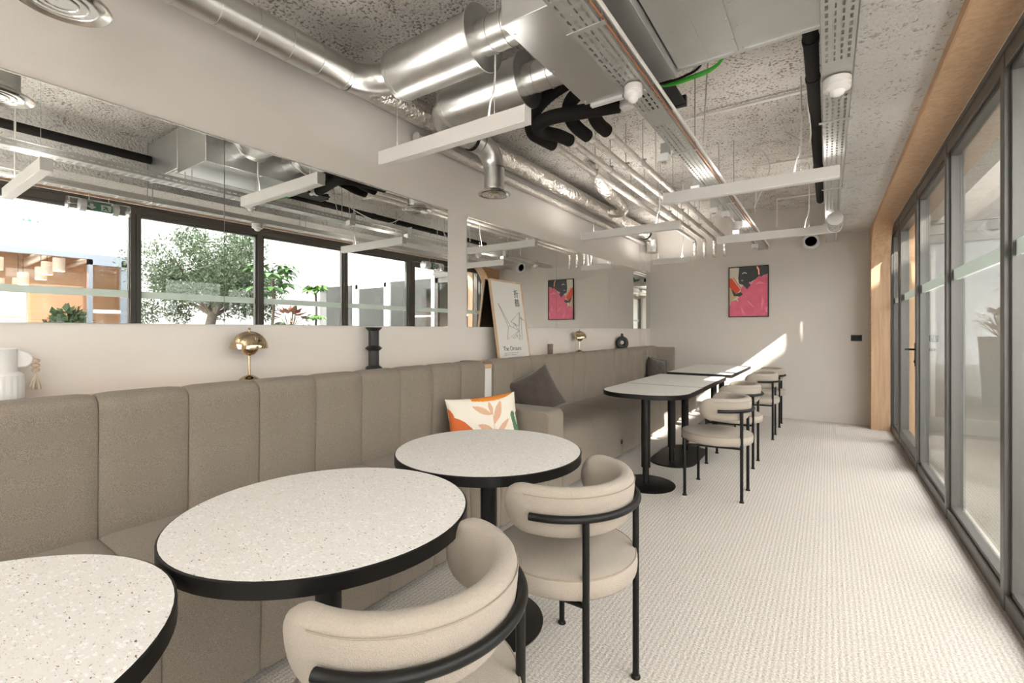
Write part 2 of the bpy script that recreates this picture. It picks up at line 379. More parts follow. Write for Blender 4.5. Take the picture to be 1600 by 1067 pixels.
# arched oak surround
RA = .50; YE_ = 7.40; ZO = 2.52
arcp = [(YE_-RA+RA*math.cos(a), ZO-RA+RA*math.sin(a)) for a in [PI/2*i/14 for i in range(15)]]   # from (YE_, ZO-RA) up to (YE_-RA, ZO)
face = [(YE_, 0)]+arcp+[(YN, ZO), (YN, ZL), (YB, ZL), (YB, 0)]
wd = empty('trim_4', kind='structure')
MB().prism(face, .452, .462, 'YZ').build('surround_face', M['oak'], wd)
rev = MB(); path = [(YE_, 0)]+arcp+[(YN, ZO)]
for (a, b) in zip(path[:-1], path[1:]):
    pass
v = []; 
for y, z in path: v += [(.462, y, z), (.642, y, z)]
f = [(2*i, 2*i+1, 2*i+3, 2*i+2) for i in range(len(path)-1)]
off = len(v)
n2 = []
for i, (y, z) in enumerate(path):
    dy, dz = (0, .012) if z >= ZO-1e-6 else ((.012, 0) if z <= ZO-RA+1e-6 else (.012*(y-(YE_-RA))/RA, .012*(z-(ZO-RA))/RA))
    v += [(.462, y+dy, z+dz), (.642, y+dy, z+dz)]
f += [(off+2*i, off+2*i+2, off+2*i+3, off+2*i+1) for i in range(len(path)-1)]
f += [(2*i, 2*i+2, off+2*i+2, off+2*i) for i in range(len(path)-1)]+[(2*i+1, off+2*i+1, off+2*i+3, 2*i+3) for i in range(len(path)-1)]
rev.add(v, f); rev.build('arched_lining', M['oak_v'], wd, smooth=True, angle=30)
MB().box(.4515, .643, 1.86, 1.863, ZO-.0006, ZO+.004).build('lining_joint', M['oak_end'], wd)
MB().box(.745, .865, 7.20, 7.23, 0, 2.60).build('outer_lining', M['oak_v'], wd)

# glazing
gz = empty('window_1', kind='structure')
posts = [6.68, 5.43, 4.19, 2.97, 1.73, .49, -.75, -1.96]
GX0, GX1 = .652, .735
MB().box(GX0, GX1, YN, 7.43, 0, .075).build('bottom_rail', M['anthracite'], gz, bevel=.003)
MB().box(GX0, GX1, YN, 7.43, 2.42, 2.515).build('top_rail', M['anthracite'], gz, bevel=.003)
MB().box(.643, .652, YN, 7.43, 2.485, 2.515).build('head_trim', M['anthracite'], gz)
for i, y in enumerate(posts):
    w = .045 if i == 4 else .028
    MB().box(GX0-.004, GX1+.004, y-w, y+w, .0, 2.50).build('post', M['anthracite'], gz, bevel=.003)
    if i == 4: MB().box(GX0-.006, GX0-.0035, y-.003, y+.003, .08, 2.42).build('joint_gasket', M['black_matt'], gz)
MB().box(GX0, GX1, 7.40, 7.43, 0, 2.5).build('post', M['anthracite'], gz)
edges = [7.40]+posts
for i in range(len(edges)-1):
    y1, y0 = edges[i]-.03, edges[i+1]+.03
    if i == 1: continue
    fr = MB().box(.668, .720, y0, y0+.022, .075, 2.42).box(.668, .720, y1-.022, y1, .075, 2.42).box(.668, .720, y0, y1, .075, .10).box(.668, .720, y0, y1, 2.395, 2.42)
    fr.build('bead_frame', M['anthracite'], gz, bevel=.002)
    for gx in (.69,): MB().box(gx, gx+.006, y0+.02, y1-.02, .098, 2.40).build('glass_pane', M['glass'], gz)
    MB().box(.6815, .6835, y0+.022, y1-.022, 1.58, 1.65).build('frosted_band', M['frosted'], gz)
dr = empty('door_1', (.68, 6.62, 0), kind='structure')
y0, y1 = 5.47, 6.64
def rel(mb, o): 
    L = o.location; mb.v = [(x-L.x, y-L.y, z-L.z) for x, y, z in mb.v]; return mb
rel(MB().box(.655, .725, y0, y0+.085, .08, 2.41).box(.655, .725, y1-.085, y1, .08, 2.41).box(.655, .725, y0+.085, y1-.085, .08, .18).box(.655, .725, y0+.085, y1-.085, 2.33, 2.41), dr).build('door_leaf', M['anthracite'], dr, bevel=.003); leaf_ = dr.children[0]
rel(MB().box(.690, .696, y0+.085, y1-.085, .18, 2.33), dr).build('door_glass', M['glass'], dr)
rel(MB().box(.687, .689, y0+.087, y1-.087, 1.58, 1.65), dr).build('frosted_band', M['frosted'], dr)
rel(MB().box(.648, .655, y0+.025, y0+.06, .93, 1.14).tube([(.652, y0+.042, 1.08), (.60, y0+.042, 1.08)], .009, 10).tube([(.60, y0+.034, 1.08), (.60, y0+.16, 1.075)], .010, 10).tube([(.650, y0+.042, .97), (.642, y0+.042, .97)], .012, 10), dr).build('door_handle', M['black'], leaf_, smooth=True)

# ================================================================== MIRRORS
def mirror_run(label, z0, z1, spans):
    t = empty('wall_mirror', (XW, spans[0][0], z0), label=label, cat='mirror')
    for a, b in spans:
        rel(MB().box(XW+.001, XW+.007, a+.0015, b-.0015, z0, z1), t).build('mirror_panel', M['mirror'], t)
    rel(MB().box(XW+.0005, XW+.009, spans[0][0], spans[-1][1], z1, z1+.006), t).build('top_highlight', M['alu'], t)  # pale metal strip stands in for the highlight on the top bevel
    return t
MZ0, MZ1 = 1.282, 2.226
mirror_run('long frameless mirror on the left wall reflecting the olive tree, nearer the viewer', MZ0, MZ1, [(-2.25, -.556), (-.556, 1.134), (1.134, 2.824)])
mirror_run('long frameless mirror farther along the left wall behind the crane poster', MZ0, MZ1, [(3.065, 4.65), (4.65, 6.19), (6.19, 7.479)])
t = empty('corner_mirror', (-2.4535, 7.48, MZ0), label='narrow mirror strip wrapping the pilaster in the far left corner', cat='mirror')
rel(MB().box(XW+.008, -2.4535, 7.473, 7.479, MZ0, MZ1), t).build('mirror_panel', M['mirror'], t)
rel(MB().box(-2.4525, -2.4465, 7.474, 7.695, MZ0, MZ1), t).build('mirror_panel', M['mirror'], t)

# ================================================================== BANQUETTES
def channel_mesh(name, prof, w, bulge=.012, ny=10, close=True):
    """prof: list of (x,z) around the section; swept over 0..w in Y with a soft bulge between seams"""
    N = len(prof); nor = []
    for i in range(N):
        a = Vector(prof[max(0, i-1)]); b = Vector(prof[min(N-1, i+1)]); d = (b-a).normalized(); nor.append(Vector((d.y, -d.x)))
    v = []; f = []
    ts = [0, .012]+[.5-.5*math.cos(PI*(k+.5)/ny) for k in range(ny)]+[.988, 1]
    ts.sort()
    for t in ts:
        g = (1-abs(2*t-1)**8)*bulge - (bulge*.4 if t in (0, 1) else 0)
        for p, n_ in zip(prof, nor):
            q = Vector(p)+n_*g; v.append((q.x, t*w, q.y))
    K = len(ts)
    for j in range(K-1):
        for i in range(N-1): f.append((j*N+i, j*N+i+1, (j+1)*N+i+1, (j+1)*N+i))
    f.append(tuple(range(N))[::-1]); f.append(tuple((K-1)*N+i for i in range(N)))
    mb = MB().add(v, f); o = mb.build(name, M['sofa'], None, smooth=True, angle=60); return o
def rounded(pts, r, n=7):
    out = [pts[0]]
    for i in range(1, len(pts)-1):
        p0, p1, p2 = (Vector(pts[i-1]), Vector(pts[i]), Vector(pts[i+1]))
        rr = r[i] if isinstance(r, dict) and i in r else (r if not isinstance(r, dict) else .01)
        a = p1+(p0-p1).normalized()*rr; b = p1+(p2-p1).normalized()*rr
        for k in range(n+1):
            t = k/n; q = a*(1-t)**2+p1*2*t*(1-t)+b*t*t; out.append((q.x, q.y))
    out.append(pts[-1]); return out
# section of back (x,z): start at bottom rear, up the rear, over the top, down the front
back_prof = rounded([(-2.40, .10), (-2.40, 1.0), (-2.275, 1.0), (-2.285, .46), (-2.285, .40)], {1: .05, 2: .06, 3: .005})
seat_prof = rounded([(-2.30, .40), (-2.29, .46), (-1.70, .455), (-1.675, .25), (-1.69, .03)], {1: .01, 2: .085, 3: .12})
back_prof = back_prof[::-1]; seat_prof = seat_prof[::-1]
def banquette(label, y0, nb, wb, ys, ns, ws):
    t = empty('banquette', (-2.0, y0, 0), label=label, cat='sofa', group='channel-tufted taupe banquettes along the left wall')
    b0 = channel_mesh('back_channel', back_prof, wb, bulge=.010)
    s0 = channel_mesh('seat_channel', seat_prof, ws, bulge=.012)
    for k in range(nb):
        c = b0 if k == 0 else b0.copy()
        if k: COL.objects.link(c)
        c.parent = t; c.location = (2.0, k*wb, 0)
    for k in range(ns):
        c = s0 if k == 0 else s0.copy()
        if k: COL.objects.link(c)
        c.parent = t; c.location = (2.0, ys-y0+k*ws, 0)
    MB().box(-.38, .27, ys-y0+.02, ys-y0+ns*ws-.02, 0, .08).build('plinth', M['black_matt'], t)
    return t
banquette('taupe channel-tufted banquette nearest the viewer, behind the two front round tables', -1.53, 9, .30, -1.53, 9, .30)
bq2 = banquette('taupe channel-tufted banquette ending in a block arm beside the leaf-print cushion', 1.172, 6, .298, 1.172, 6, .293)
ob = MB().prism(rounded([(-2.40, .03), (-2.40, .655), (-1.675, .655), (-1.685, .03), (-2.40, .03)], {1: .02, 2: .06, 3: .01}), 2.935, 3.165, 'XZ'); 
rel(ob, bq2).build('armrest', M['sofa'], bq2, bevel=.028, seg=4)
bq3 = banquette('taupe channel-tufted banquette behind the rounded-end table with a dark cushion at its near end', 3.085, 9, .2885, 3.175, 4, .6255)
rel(MB().lathe([(.0005, 0), (.022, 0), (.022, .012), (.0005, .012)], (-1.677, 4.36, .16), 16, axis='X'), bq3).build('grommet', M['black_matt'], bq3)
bq4 = banquette('taupe channel-tufted banquette farthest away in the corner by the back wall', 5.685, 7, .262, 5.685, 3, .6113)
# its rounded corner return along the back wall
cr = MB().prism(rounded([(-2.40, 7.52), (-2.40, 7.69), (-2.05, 7.69), (-2.02, 7.56), (-2.25, 7.50), (-2.40, 7.52)], {1: .02, 2: .04, 3: .04, 4: .05}), .10, .985, 'XY')
rel(cr, bq4).build('corner_return', M['sofa'], bq4, bevel=.04, seg=4)

# ================================================================== TABLES
def disc_pts(R, n=72): return [(R*math.cos(2*PI*k/n), R*math.sin(2*PI*k/n)) for k in range(n)]
def rim_and_top(poly_out, poly_in, t, zt=.74):
    mb = MB().prism(poly_out, zt-.036, zt-.0015, 'XY'); 
    n = len(poly_out); a = [(x, y, zt-.0015) for x, y in poly_out]+[(x, y, zt+.0006) for x, y in poly_in]
    mb2 = MB().add(a, [(i, (i+1) % n, n+(i+1) % n, n+i) for i in range(n)])
    mb.v += []; o = len(mb.v); mb.v += mb2.v; mb.f += [tuple(i+o for i in q) for q in mb2.f]; mb.mi += [0]*n
    mb.build('table_rim', M['black'], t, smooth=True, angle=40)
    MB().prism(poly_in, zt-.01, zt+.0006, 'XY').build('tabletop', M['terrazzo'], t)
def post(t, x=0, y=0):
    MB().tube([(x, y, .012), (x, y, .15)], .026, 20).tube([(x, y, .15), (x, y, .704)], .036, 24).tube([(x, y, .143), (x, y, .152)], .0375, 24).build('pedestal', M['black'], t, smooth=True)
def round_table(x, y, label, R=.397):
    t = empty('round_table', (x, y, 0), label=label, cat='table', group='round terrazzo tables in front of the near banquettes')
    rim_and_top(disc_pts(R), disc_pts(R-.005), t)
    post(t)
    MB().lathe([(.232, 0), (.235, .004), (.235, .009), (.228, .012)], n=56).build('base_plate', M['black'], t, smooth=True)
    MB().lathe([(.09, .69), (.12, .704)], n=24).build('mounting_plate', M['black'], t)
    return t
round_table(-1.175, .005, 'round terrazzo table with black rim, cropped by the bottom left of the photo')
round_table(-1.187, .806, 'round terrazzo table with black rim, middle of the three near round ones')
round_table(-1.213, 1.603, 'round terrazzo table with black rim in front of the leaf-print cushion')

def stadium_half(x0, x1, y0, y1, r, n=14):
    p = [(x0+r-r*math.sin(a), y0+r-r*math.cos(a)) for a in [PI/2*i/n for i in range(n, -1, -1)]]
    q = [(x1-r+r*math.sin(a), y0+r-r*math.cos(a)) for a in [PI/2*i/n for i in range(n+1)]]
    return p+q+[(x1, y1), (x0, y1)]
def oblong(x0, x1, y0, y1, n=14):
    r = (x1-x0)/2; cx = (x0+x1)/2
    return [(cx+r*math.cos(a), y0+r+r*math.sin(a)) for a in [PI+PI*i/n for i in range(n+1)]]+[(cx+r*math.cos(a), y1-r+r*math.sin(a)) for a in [PI*i/n for i in range(n+1)]]
t = empty('rounded_end_table', (-1.28, 4.0, 0), label='terrazzo table with rounded near corners on a round black base, behind the near round tables', cat='table')
S = lambda P, cx, cy: [(x-cx, y-cy) for x, y in P]
rim_and_top(S(stadium_half(-1.645, -.915, 3.615, 4.385, .30), -1.28, 4.0), S(stadium_half(-1.638, -.922, 3.622, 4.380, .295), -1.28, 4.0), t)
post(t, .055, -.265)
MB().lathe([(.228, 0), (.23, .004), (.23, .009), (.224, .012)], c=(.055, -.265, 0), n=48).build('base_plate', M['black'], t, smooth=True)
def rect_table(label, cx, cy, w, l, py):
    t = empty('rectangular_table', (cx, cy, 0), label=label, cat='table', group='rectangular terrazzo tables by the far banquettes')
    P = rounded([(0, -l/2), (w/2, -l/2), (w/2, l/2), (-w/2, l/2), (-w/2, -l/2), (0, -l/2)], .02, 3)[1:-1]
    Q = [(x*(1-.014/w), y*(1-.014/l)) for x, y in P]
    rim_and_top(P, Q, t)
    for y in py: post(t, .055, y)
    MB().prism(S(oblong(cx-.17+.02, cx+.27, cy+min(py)-.2, cy+max(py)+.22), cx, cy), 0, .012, 'XY').build('base_plate', M['black'], t, bevel=.003)
    return t
rect_table('rectangular terrazzo table butted against the rounded-end table', -1.285, 4.96, .73, 1.14, (-.45, .05))
rect_table('rectangular terrazzo table standing closest to the back wall', -1.28, 6.62, .74, 1.60, (-.16, .37))

# ================================================================== CHAIRS  (local: faces -X, origin on the floor under the seat)
def make_chair():
    root = empty('dining_chair')
    # seat cushion
    prof = [(.02, .402), (.22, .402), (.246, .405), (.253, .414), (.256, .435), (.255, .462), (.250, .470), (.238, .475), (.20, .482), (.10, .488), (.01, .489)]
    seat_ = MB().lathe(prof, n=48).build('seat', M['cream'], root, smooth=True, angle=80)
    MB().tube(arc((0, 0, .4695), .2505, 0, 2*PI, 48), .0028, 6, caps=False).build('seat_piping', M['piping'], seat_, smooth=True)
    # wrap-around back cushion
    cx = -.02; R = .224; H = .084; T = .036; th1 = math.radians(105); cap = math.radians(22); zc = .668
    v = []; f = []; NS, NC = 52, 20
    for i in range(NS+1):
        q_ = -1+2*i/NS; th = th1*math.copysign(1-(1-abs(q_))**1.8 if abs(q_) > .0 else 0, q_)
        e = min(1, max(0, (abs(th)-(th1-cap))/cap)); k = math.sqrt(max(.004, 1-e*e)); kt = math.sqrt(max(.01, 1-e**4))
        for j in range(NC):
            a = 2*PI*j/NC; ca, sa = math.cos(a), math.sin(a)
            rr = math.copysign(abs(ca)**.75, ca)*T*kt; zz = math.copysign(abs(sa)**.75, sa)*H*k
            rad = R+rr+.012*(zz/H)   # leans out slightly towards the top
            v.append((cx+rad*math.cos(th), rad*math.sin(th), zc+zz))
    for i in range(NS):
        for j in range(NC): f.append((i*NC+j, i*NC+(j+1) % NC, (i+1)*NC+(j+1) % NC, (i+1)*NC+j))
    f.append(tuple(range(NC))); f.append(tuple(NS*NC+j for j in range(NC))[::-1])
    back_ = MB().add(v, f).build('backrest', M['cream'], root, smooth=True, angle=80)
    for q_, w_ in ((.0305, .059), (.020, .074)):
        MB().tube([(cx+(R+q_+.012*.8)*math.cos(a), (R+q_+.012*.8)*math.sin(a), zc+w_) for a in [math.radians(-80+160*i/40) for i in range(41)]], .0016, 6).build('backrest_seam', M['piping'], back_, smooth=True)
    MB().tube(arc((cx, 0, .664), .274, math.radians(-74), math.radians(74), 36), .0125, 12).build('back_rail', M['black'], root, smooth=True)
    for sy in (-1, 1):
        MB().tube([(.198, sy*.158, .012), (.198, sy*.158, .66)], .0115, 12).lathe([(.017, 0), (.0175, .004), (.013, .012)], (.198, sy*.158, 0), 14).build('rear_leg', M['black'], root, smooth=True)
    for sy in (-1, 1):
        MB().tube([(-.185, sy*.225, .012), (-.185, sy*.225, .405), (-.185, sy*.216, .43)], .0115, 12).lathe([(.017, 0), (.0175, .004), (.013, .012)], (-.185, sy*.225, 0), 14).build('front_leg', M['black'], root, smooth=True)
    MB().tube([(.19, .155, .388), (-.185, .215, .388)], .009, 8).tube([(.19, -.155, .388), (-.185, -.215, .388)], .009, 8).tube([(-.185, -.225, .388), (-.185, .225, .388)], .009, 8).build('seat_frame', M['black'], root, smooth=True)
    return root
chair0 = make_chair(); first = True
for x, y, deg, label in (
    (-.777, .727, .5, 'cream curved-back chair nearest the viewer, at the middle round table'),
    (-.793, 1.51, 9, 'cream curved-back chair at the round table in front of the leaf-print cushion'),
    (-.715, 3.88, 0, 'cream curved-back chair at the rounded-end table, first of the far row'),
    (-.755, 4.86, 1, 'cream curved-back chair second in the far row, beside the rectangular table'),
    (-.720, 6.23, 0, 'cream curved-back chair third in the far row, near the last table'),
    (-.715, 7.05, 0, 'cream curved-back chair closest to the back wall, end of the far row')):
    c = chair0 if first else copy_tree(chair0); first = False
    c.location = (x, y, 0); c.rotation_euler = (0, 0, -math.radians(deg)); c['label'] = label; c['category'] = 'chair'; c['group'] = 'cream dining chairs with black tube frames'

# ================================================================== CUSHIONS
def cushion(name, w, h, th, mats, pick, label, group=None, nx=40, ny=28, wrinkle=.004):
    v = []; f = []; mi = []
    for side in (1, -1):
        for j in range(ny+1):
            for i in range(nx+1):
                u, q = -1+2*i/nx, -1+2*j/ny
                e = (1-abs(u)**2.6)*(1-abs(q)**2.6)
                pin_x = 1-.10*(1-abs(u)**1.2*0)*(1-q*q)*abs(u)**3*.6; pin_y = 1-.14*(1-u*u)*abs(q)**3*.7
                z = side*th/2*max(0, e)**.48
                z += wrinkle*math.sin(9*u+3*q)*math.sin(7*q-2*u)*e*side
                v.append((u*w/2*pin_x, z, q*h/2*pin_y))
    n1 = (nx+1)*(ny+1)
    for s_ in (0, 1):
        for j in range(ny):
            for i in range(nx):
                a = s_*n1+j*(nx+1)+i; q = (a, a+1, a+nx+2, a+nx+1)
                f.append(q if s_ == 0 else q[::-1]); mi.append(pick((i+.5)/nx, (j+.5)/ny) if s_ == 1 else pick(1-(i+.5)/nx, (j+.5)/ny))
    mb = MB(); mb.v = v; mb.f = f; mb.mi = mi
    o = mb.build(name, mats, None, smooth=True, angle=80)
    import bmesh
    bm = bmesh.new(); bm.from_mesh(o.data); bmesh.ops.remove_doubles(bm, verts=bm.verts, dist=.0006); bm.to_mesh(o.data); bm.free()
    return tag(o, label, 'cushion', group)
def in_leaf(u, v, x0, y0, x1, y1, w):
    dx, dy = x1-x0, y1-y0; L = math.hypot(dx, dy); t = ((u-x0)*dx+(v-y0)*dy)/L/L
    if t < 0 or t > 1: return False
    return abs((u-x0)*dy-(v-y0)*dx)/L < w*math.sin(PI*t)**.8
def print_pick(u, v):   # u: 0 left..1 right, v: 0 bottom..1 top (aspect 1.7)
    U = u*1.7
    if v > .86+.28*(U-.95)**2 - .0 and U > .55: return 1
    if (U/.62)**1.6+(v/.62)**1.6 < 1 and v < .62: return 2
    if v < .80 and U < .11*(1-((v-.5)/.31)**2): return 2
    for L in ((.98, .36, 1.22, .84, .085), (.95, .56, .52, .78, .065), (.95, .56, .93, .85, .05), (.98, .18, .60, .40, .075), (1.0, .12, 1.36, .44, .06)):
        if in_leaf(U, v, *L): return 3
    if abs(U-.97) < .008 and .05 < v < .6: return 3
    if ((U-1.50-.10*(.45-v)/.45)**2 < .0042 and v < .52) or ((U-1.50)**2+(v-.52)**2 < .0042) or ((U-1.655)**2 < .0022 and v < .56): return 4
    return 0
c = cushion('leaf_print_cushion', .56, .34, .15, [M['p_white'], M['p_orange'], M['p_rust'], M['p_tan'], M['p_green']], print_pick,
            'oblong cream cushion printed with orange and tan leaves, on the near banquette', nx=130, ny=80)
c.location = (-2.045, 2.645, .615); c.rotation_euler = (math.radians(-13), math.radians(-2), math.radians(64))
# print must read left-to-right from the room side
def dark_cushion(loc, rot, s, label):
    o = cushion('square_cushion', s, s, .15, [M['pillow_dark']], lambda u, v: 0, label, 'dark brown square cushions'); o.location = loc; o.rotation_euler = [math.radians(a) for a in rot]; return o
dark_cushion((-2.10, 3.47, .70), (-14, -26, 50), .40, 'dark brown square cushion propped in the corner beside the block arm')
dark_cushion((-2.14, 7.02, .645), (-12, 14, 66), .37, 'dark brown square cushion in the far corner, the one in front')
dark_cushion((-2.19, 7.28, .65), (-8, 8, 58), .37, 'dark brown square cushion in the far corner, half hidden behind another')

# ================================================================== LEDGE OBJECTS
LZ = .986
def table_lamp(x, y, label, rz=0, s=1.0):
    t = empty('table_lamp', (x, y, LZ), rz, label=label, cat='lamp', group='brass dome table lamps on the ledge')
    r = .088*s; zt = .172
    dome = [(r*math.cos(a)+.0005, zt+r*1.02*math.sin(a)) for a in [PI/2*i/12 for i in range(13)]]
    inner = [(max(.0005, r*.97*math.cos(a)), zt+r*.99*math.sin(a)) for a in [PI/2*i/12 for i in range(12, -1, -1)]]
    dome_ = MB().lathe(dome+inner, n=40).build('dome_shade', M['brass'], t, smooth=True)
    bowl = [(.0006, zt-.040)]+[(.044*math.cos(a), zt+.006+.044*math.sin(a)) for a in [-PI/2+PI/2*i/8 for i in range(1, 9)]]
    MB().lathe(bowl, n=28).build('lower_bowl', M['brass'], t, smooth=True)
    MB().tube([(0, 0, .01), (0, 0, zt-.035)], .006, 12).build('stem', M['brass'], t, smooth=True)
    MB().lathe([(.052, 0), (.052, .004), (.047, .014), (.032, .026), (.014, .034), (.006, .036)], n=32).build('base', M['brass'], t, smooth=True)
    MB().lathe([(.003, zt+.088), (.003, zt+.094), (.006, zt+.097), (.007, zt+.102), (.004, zt+.107)], n=14).build('finial', M['brass'], dome_, smooth=True)
table_lamp(-2.475, 1.22, 'polished brass dome lamp on the ledge behind the nearer banquette')
table_lamp(-2.475, 5.08, 'polished brass dome lamp on the ledge behind the far banquette')
t = empty('candle_holder', (-2.48, 2.02, LZ), label='tall black stacked candle holder on the ledge behind the near banquette', cat='candle holder')
pr = [(.034, 0), (.056, .018), (.034, .036), (.034, .130), (.056, .148), (.034, .166), (.034, .262), (.054, .282), (.054, .286), (.010, .284)]
MB().lathe([(r, z) for r, z in pr], n=36).build('body', M['vase_black'], t, smooth=True, angle=35)
MB().lathe([(.040, -.0), (.046, .0005)], (0, 0, 0), 30).build('felt_base', M['black_matt'], t)
# white jug
t = empty('jug', (-2.475, .325, LZ), label='white fluted ceramic jug with lug handle at the left edge', cat='vase')
n = 96; prof = [(.068, 0), (.081, .008), (.083, .02), (.083, .082), (.081, .102), (.072, .111), (.064, .116), (.064, .196), (.061, .199), (.058, .196), (.058, .12)]
mb = MB(); o = 0
for r, z in prof:
    for k in range(n):
        a = 2*PI*k/n; rr = r-(.0028 if (.015 < z < .09 and k % 4 < 2) else 0); mb.v.append((rr*math.cos(a), rr*math.sin(a), z))
for i in range(len(prof)-1):
    for k in range(n): mb.f.append((i*n+k, i*n+(k+1) % n, (i+1)*n+(k+1) % n, (i+1)*n+k)); mb.mi.append(0)
mb.f.append(tuple(range(n))); mb.mi.append(0); mb.f.append(tuple((len(prof)-1)*n+k for k in range(n))); mb.mi.append(0)
mb.build('body', M['vase_white'], t, smooth=True, angle=25)
hd = [(.055, .128)]+[(.062+.042*math.sin(a), .157-.034*math.cos(a)) for a in [PI*i/16 for i in range(3, 17)]]+[(.055, .191)]
MB().prism(hd, -.009, .009, 'YZ').build('handle', M['vase_white'], t, bevel=.004)
tz = empty('bead_tassel', (-2.475, .325+.109, LZ+.164), label='wooden bead and cotton tassel hanging from the white jug handle', cat='ornament')
MB().tube([(0, -.028, .004), (0, -.008, .004), (0, .001, -.004), (0, .003, -.03), (0, .004, -.075)], .0014, 6).build('string', M['cotton'], tz)
for k in range(3): MB().lathe([(.002, -.0085), (.010, -.006), (.0125, 0), (.010, .006), (.002, .0085)], (0, .003, -.014-.0175*k), 16).build('bead', M['bead'], tz, smooth=True)
mb = MB()
for k in range(34):
    a = random.uniform(0, 2*PI); r = random.uniform(.002, .020); zb = -.112-random.uniform(0, .012)
    mb.tube(soft([(0, .004, -.06), (r*.3*math.cos(a), .004+r*.3*math.sin(a), -.078), (r*math.cos(a)+random.uniform(-.003, .003), .004+r*math.sin(a), -.102), (r*1.2*math.cos(a), .004+r*1.25*math.sin(a), zb)], 3), .0026, 5)
tag(mb.build('fringe', M['cotton'], tz, smooth=True), kind='stuff')
# cup
t = MB().lathe([(.028, 0), (.030, .003), (.031, .118), (.029, .120), (.027, .116), (.026, .01)], (0, 0, 0), 28).build('cup', M['cup'], smooth=True)
t.location = (-2.47, 4.36, LZ); tag(t, 'plain brown cylindrical cup on the ledge between the poster and the far lamp', 'cup')
# donut vase (ring in the YZ plane)
t = empty('ring_vase', (-2.462, 6.45, LZ), math.radians(-52), label='black ceramic ring vase with a hole, on the ledge in the far corner', cat='vase')
ring = []; 
mb = MB(); N1, N2 = 40, 16
for i in range(N1):
    a = 2*PI*i/N1; rr = .060+.006*max(0, -math.sin(a)); tr = .032+.006*max(0, -math.sin(a))
    for j in range(N2):
        b = 2*PI*j/N2; R_ = rr+tr*math.cos(b); mb.v.append((tr*.95*math.sin(b), R_*math.cos(a), .092+R_*math.sin(a)))
for i in range(N1):
    for j in range(N2): mb.f.append((i*N2+j, i*N2+(j+1) % N2, ((i+1) % N1)*N2+(j+1) % N2, ((i+1) % N1)*N2+j)); mb.mi.append(0)
mb.lathe([(.036, .150), (.026, .175), (.018, .192), (.017, .218), (.019, .222), (.015, .221)], n=24)
mb.build('body', M['vase_black'], t, smooth=True, angle=60)
# phone-like dark tray on the ledge between the two banquettes
t = MB().lathe([(.055, 0), (.062, .006), (.064, .012), (.058, .010)], n=28).build('dish', M['vase_black'], smooth=True); t.location = (-2.475, 2.98, LZ); tag(t, 'small black dish on the ledge at the end of the near banquette', 'dish')

# framed crane poster leaning on the mirror
t = empty('framed_poster', (-2.425, 3.60, LZ+.001), label='framed crane line-drawing poster leaning on the ledge', cat='picture')
t.rotation_euler = (0, 0, 0)
PW, PH = .52, .74; FT = .022
# local: width along Y, height along Z, front towards +X, then leaned back
lean = math.asin(.112/PH)
def leaned(mb):
    mb.v = [(x*math.cos(lean)-z*math.sin(lean), y, x*math.sin(lean)+z*math.cos(lean)) for x, y, z in mb.v]; return mb
leaned(MB().box(-.002, FT, -PW/2, -PW/2+.014, 0, PH).box(-.002, FT, PW/2-.014, PW/2, 0, PH).box(-.002, FT, -PW/2+.014, PW/2-.014, 0, .014).box(-.002, FT, -PW/2+.014, PW/2-.014, PH-.014, PH)).build('frame', M['oak_frame'], t, bevel=.002)
leaned(MB().box(0, .004, -PW/2+.01, PW/2-.01, .01, PH-.01)).build('backing_board', M['oak_end'], t)
leaned(MB().box(.0045, .014, -PW/2+.012, PW/2-.012, .012, PH-.012)).build('print', M['paper'], t)
LN = lambda y, z: (.0150, (y-.5)*PW, z*PH)
crane = [[(.17, .70), (.46, .415)], [(.17, .70), (.40, .405), (.46, .415)], [(.40, .405), (.46, .415), (.73, .355)], [(.40, .405), (.33, .245), (.73, .355)], [(.33, .245), (.40, .405)],
         [(.50, .47), (.81, .60), (.73, .37)], [(.50, .47), (.73, .42)], [(.81, .60), (.82, .54), (.74, .40), (.73, .25)], [(.82, .54), (.95, .485)], [(.80, .525), (.85, .52), (.95, .485)],
         [(.85, .52), (.80, .25), (.75, .235)], [(.50, .27), (.62, .30), (.73, .235)], [(.50, .27), (.55, .255), (.66, .29)], [(.73, .355), (.60, .30), (.76, .29)], [(.55, .43), (.60, .455), (.67, .41)], [(.56, .40), (.62, .44), (.69, .37)]]
mb = MB()
for ln in crane: mb.tube([LN(*p) for p in ln], .0013, 6)
leaned(mb).build('crane_drawing', M['ink'], t)
def text(body, size, m, parent, loc, rot, name='lettering', align='LEFT', ext=.0004):
    cu = bpy.data.curves.new(name, 'FONT'); cu.body = body; cu.size = size; cu.align_x = align; cu.extrude = ext; cu.materials.append(m)
    tmp = bpy.data.objects.new(name, cu); COL.objects.link(tmp); bpy.context.view_layer.update()
    me = bpy.data.meshes.new_from_object(tmp); bpy.data.objects.remove(tmp)
    o = bpy.data.objects.new(name, me); COL.objects.link(o); o.parent = parent; o.location = loc; o.rotation_euler = rot; return o
def on_poster(body, size, m, y, z):
    p = LN(y, z); x = p[0]*math.cos(lean)-p[2]*math.sin(lean); zz = p[0]*math.sin(lean)+p[2]*math.cos(lean)
    o = text(body, size, m, t, (x, p[1], zz), (PI/2-lean, 0, PI/2)); 
    o.rotation_euler = (Matrix.Rotation(-lean, 3, 'Y') @ Matrix.Rotation(PI/2, 3, 'Z') @ Matrix.Rotation(PI/2, 3, 'X')).to_euler(); return o
on_poster('折', .085, M['ink'], .70, .80); on_poster('鶴', .085, M['ink'], .70, .68)
on_poster('The Orizuru', .058, M['ink'], .16, .105)
on_poster('a paper crane is folded from one\nsquare sheet of white paper', .017, M['greyink'], .18, .070)

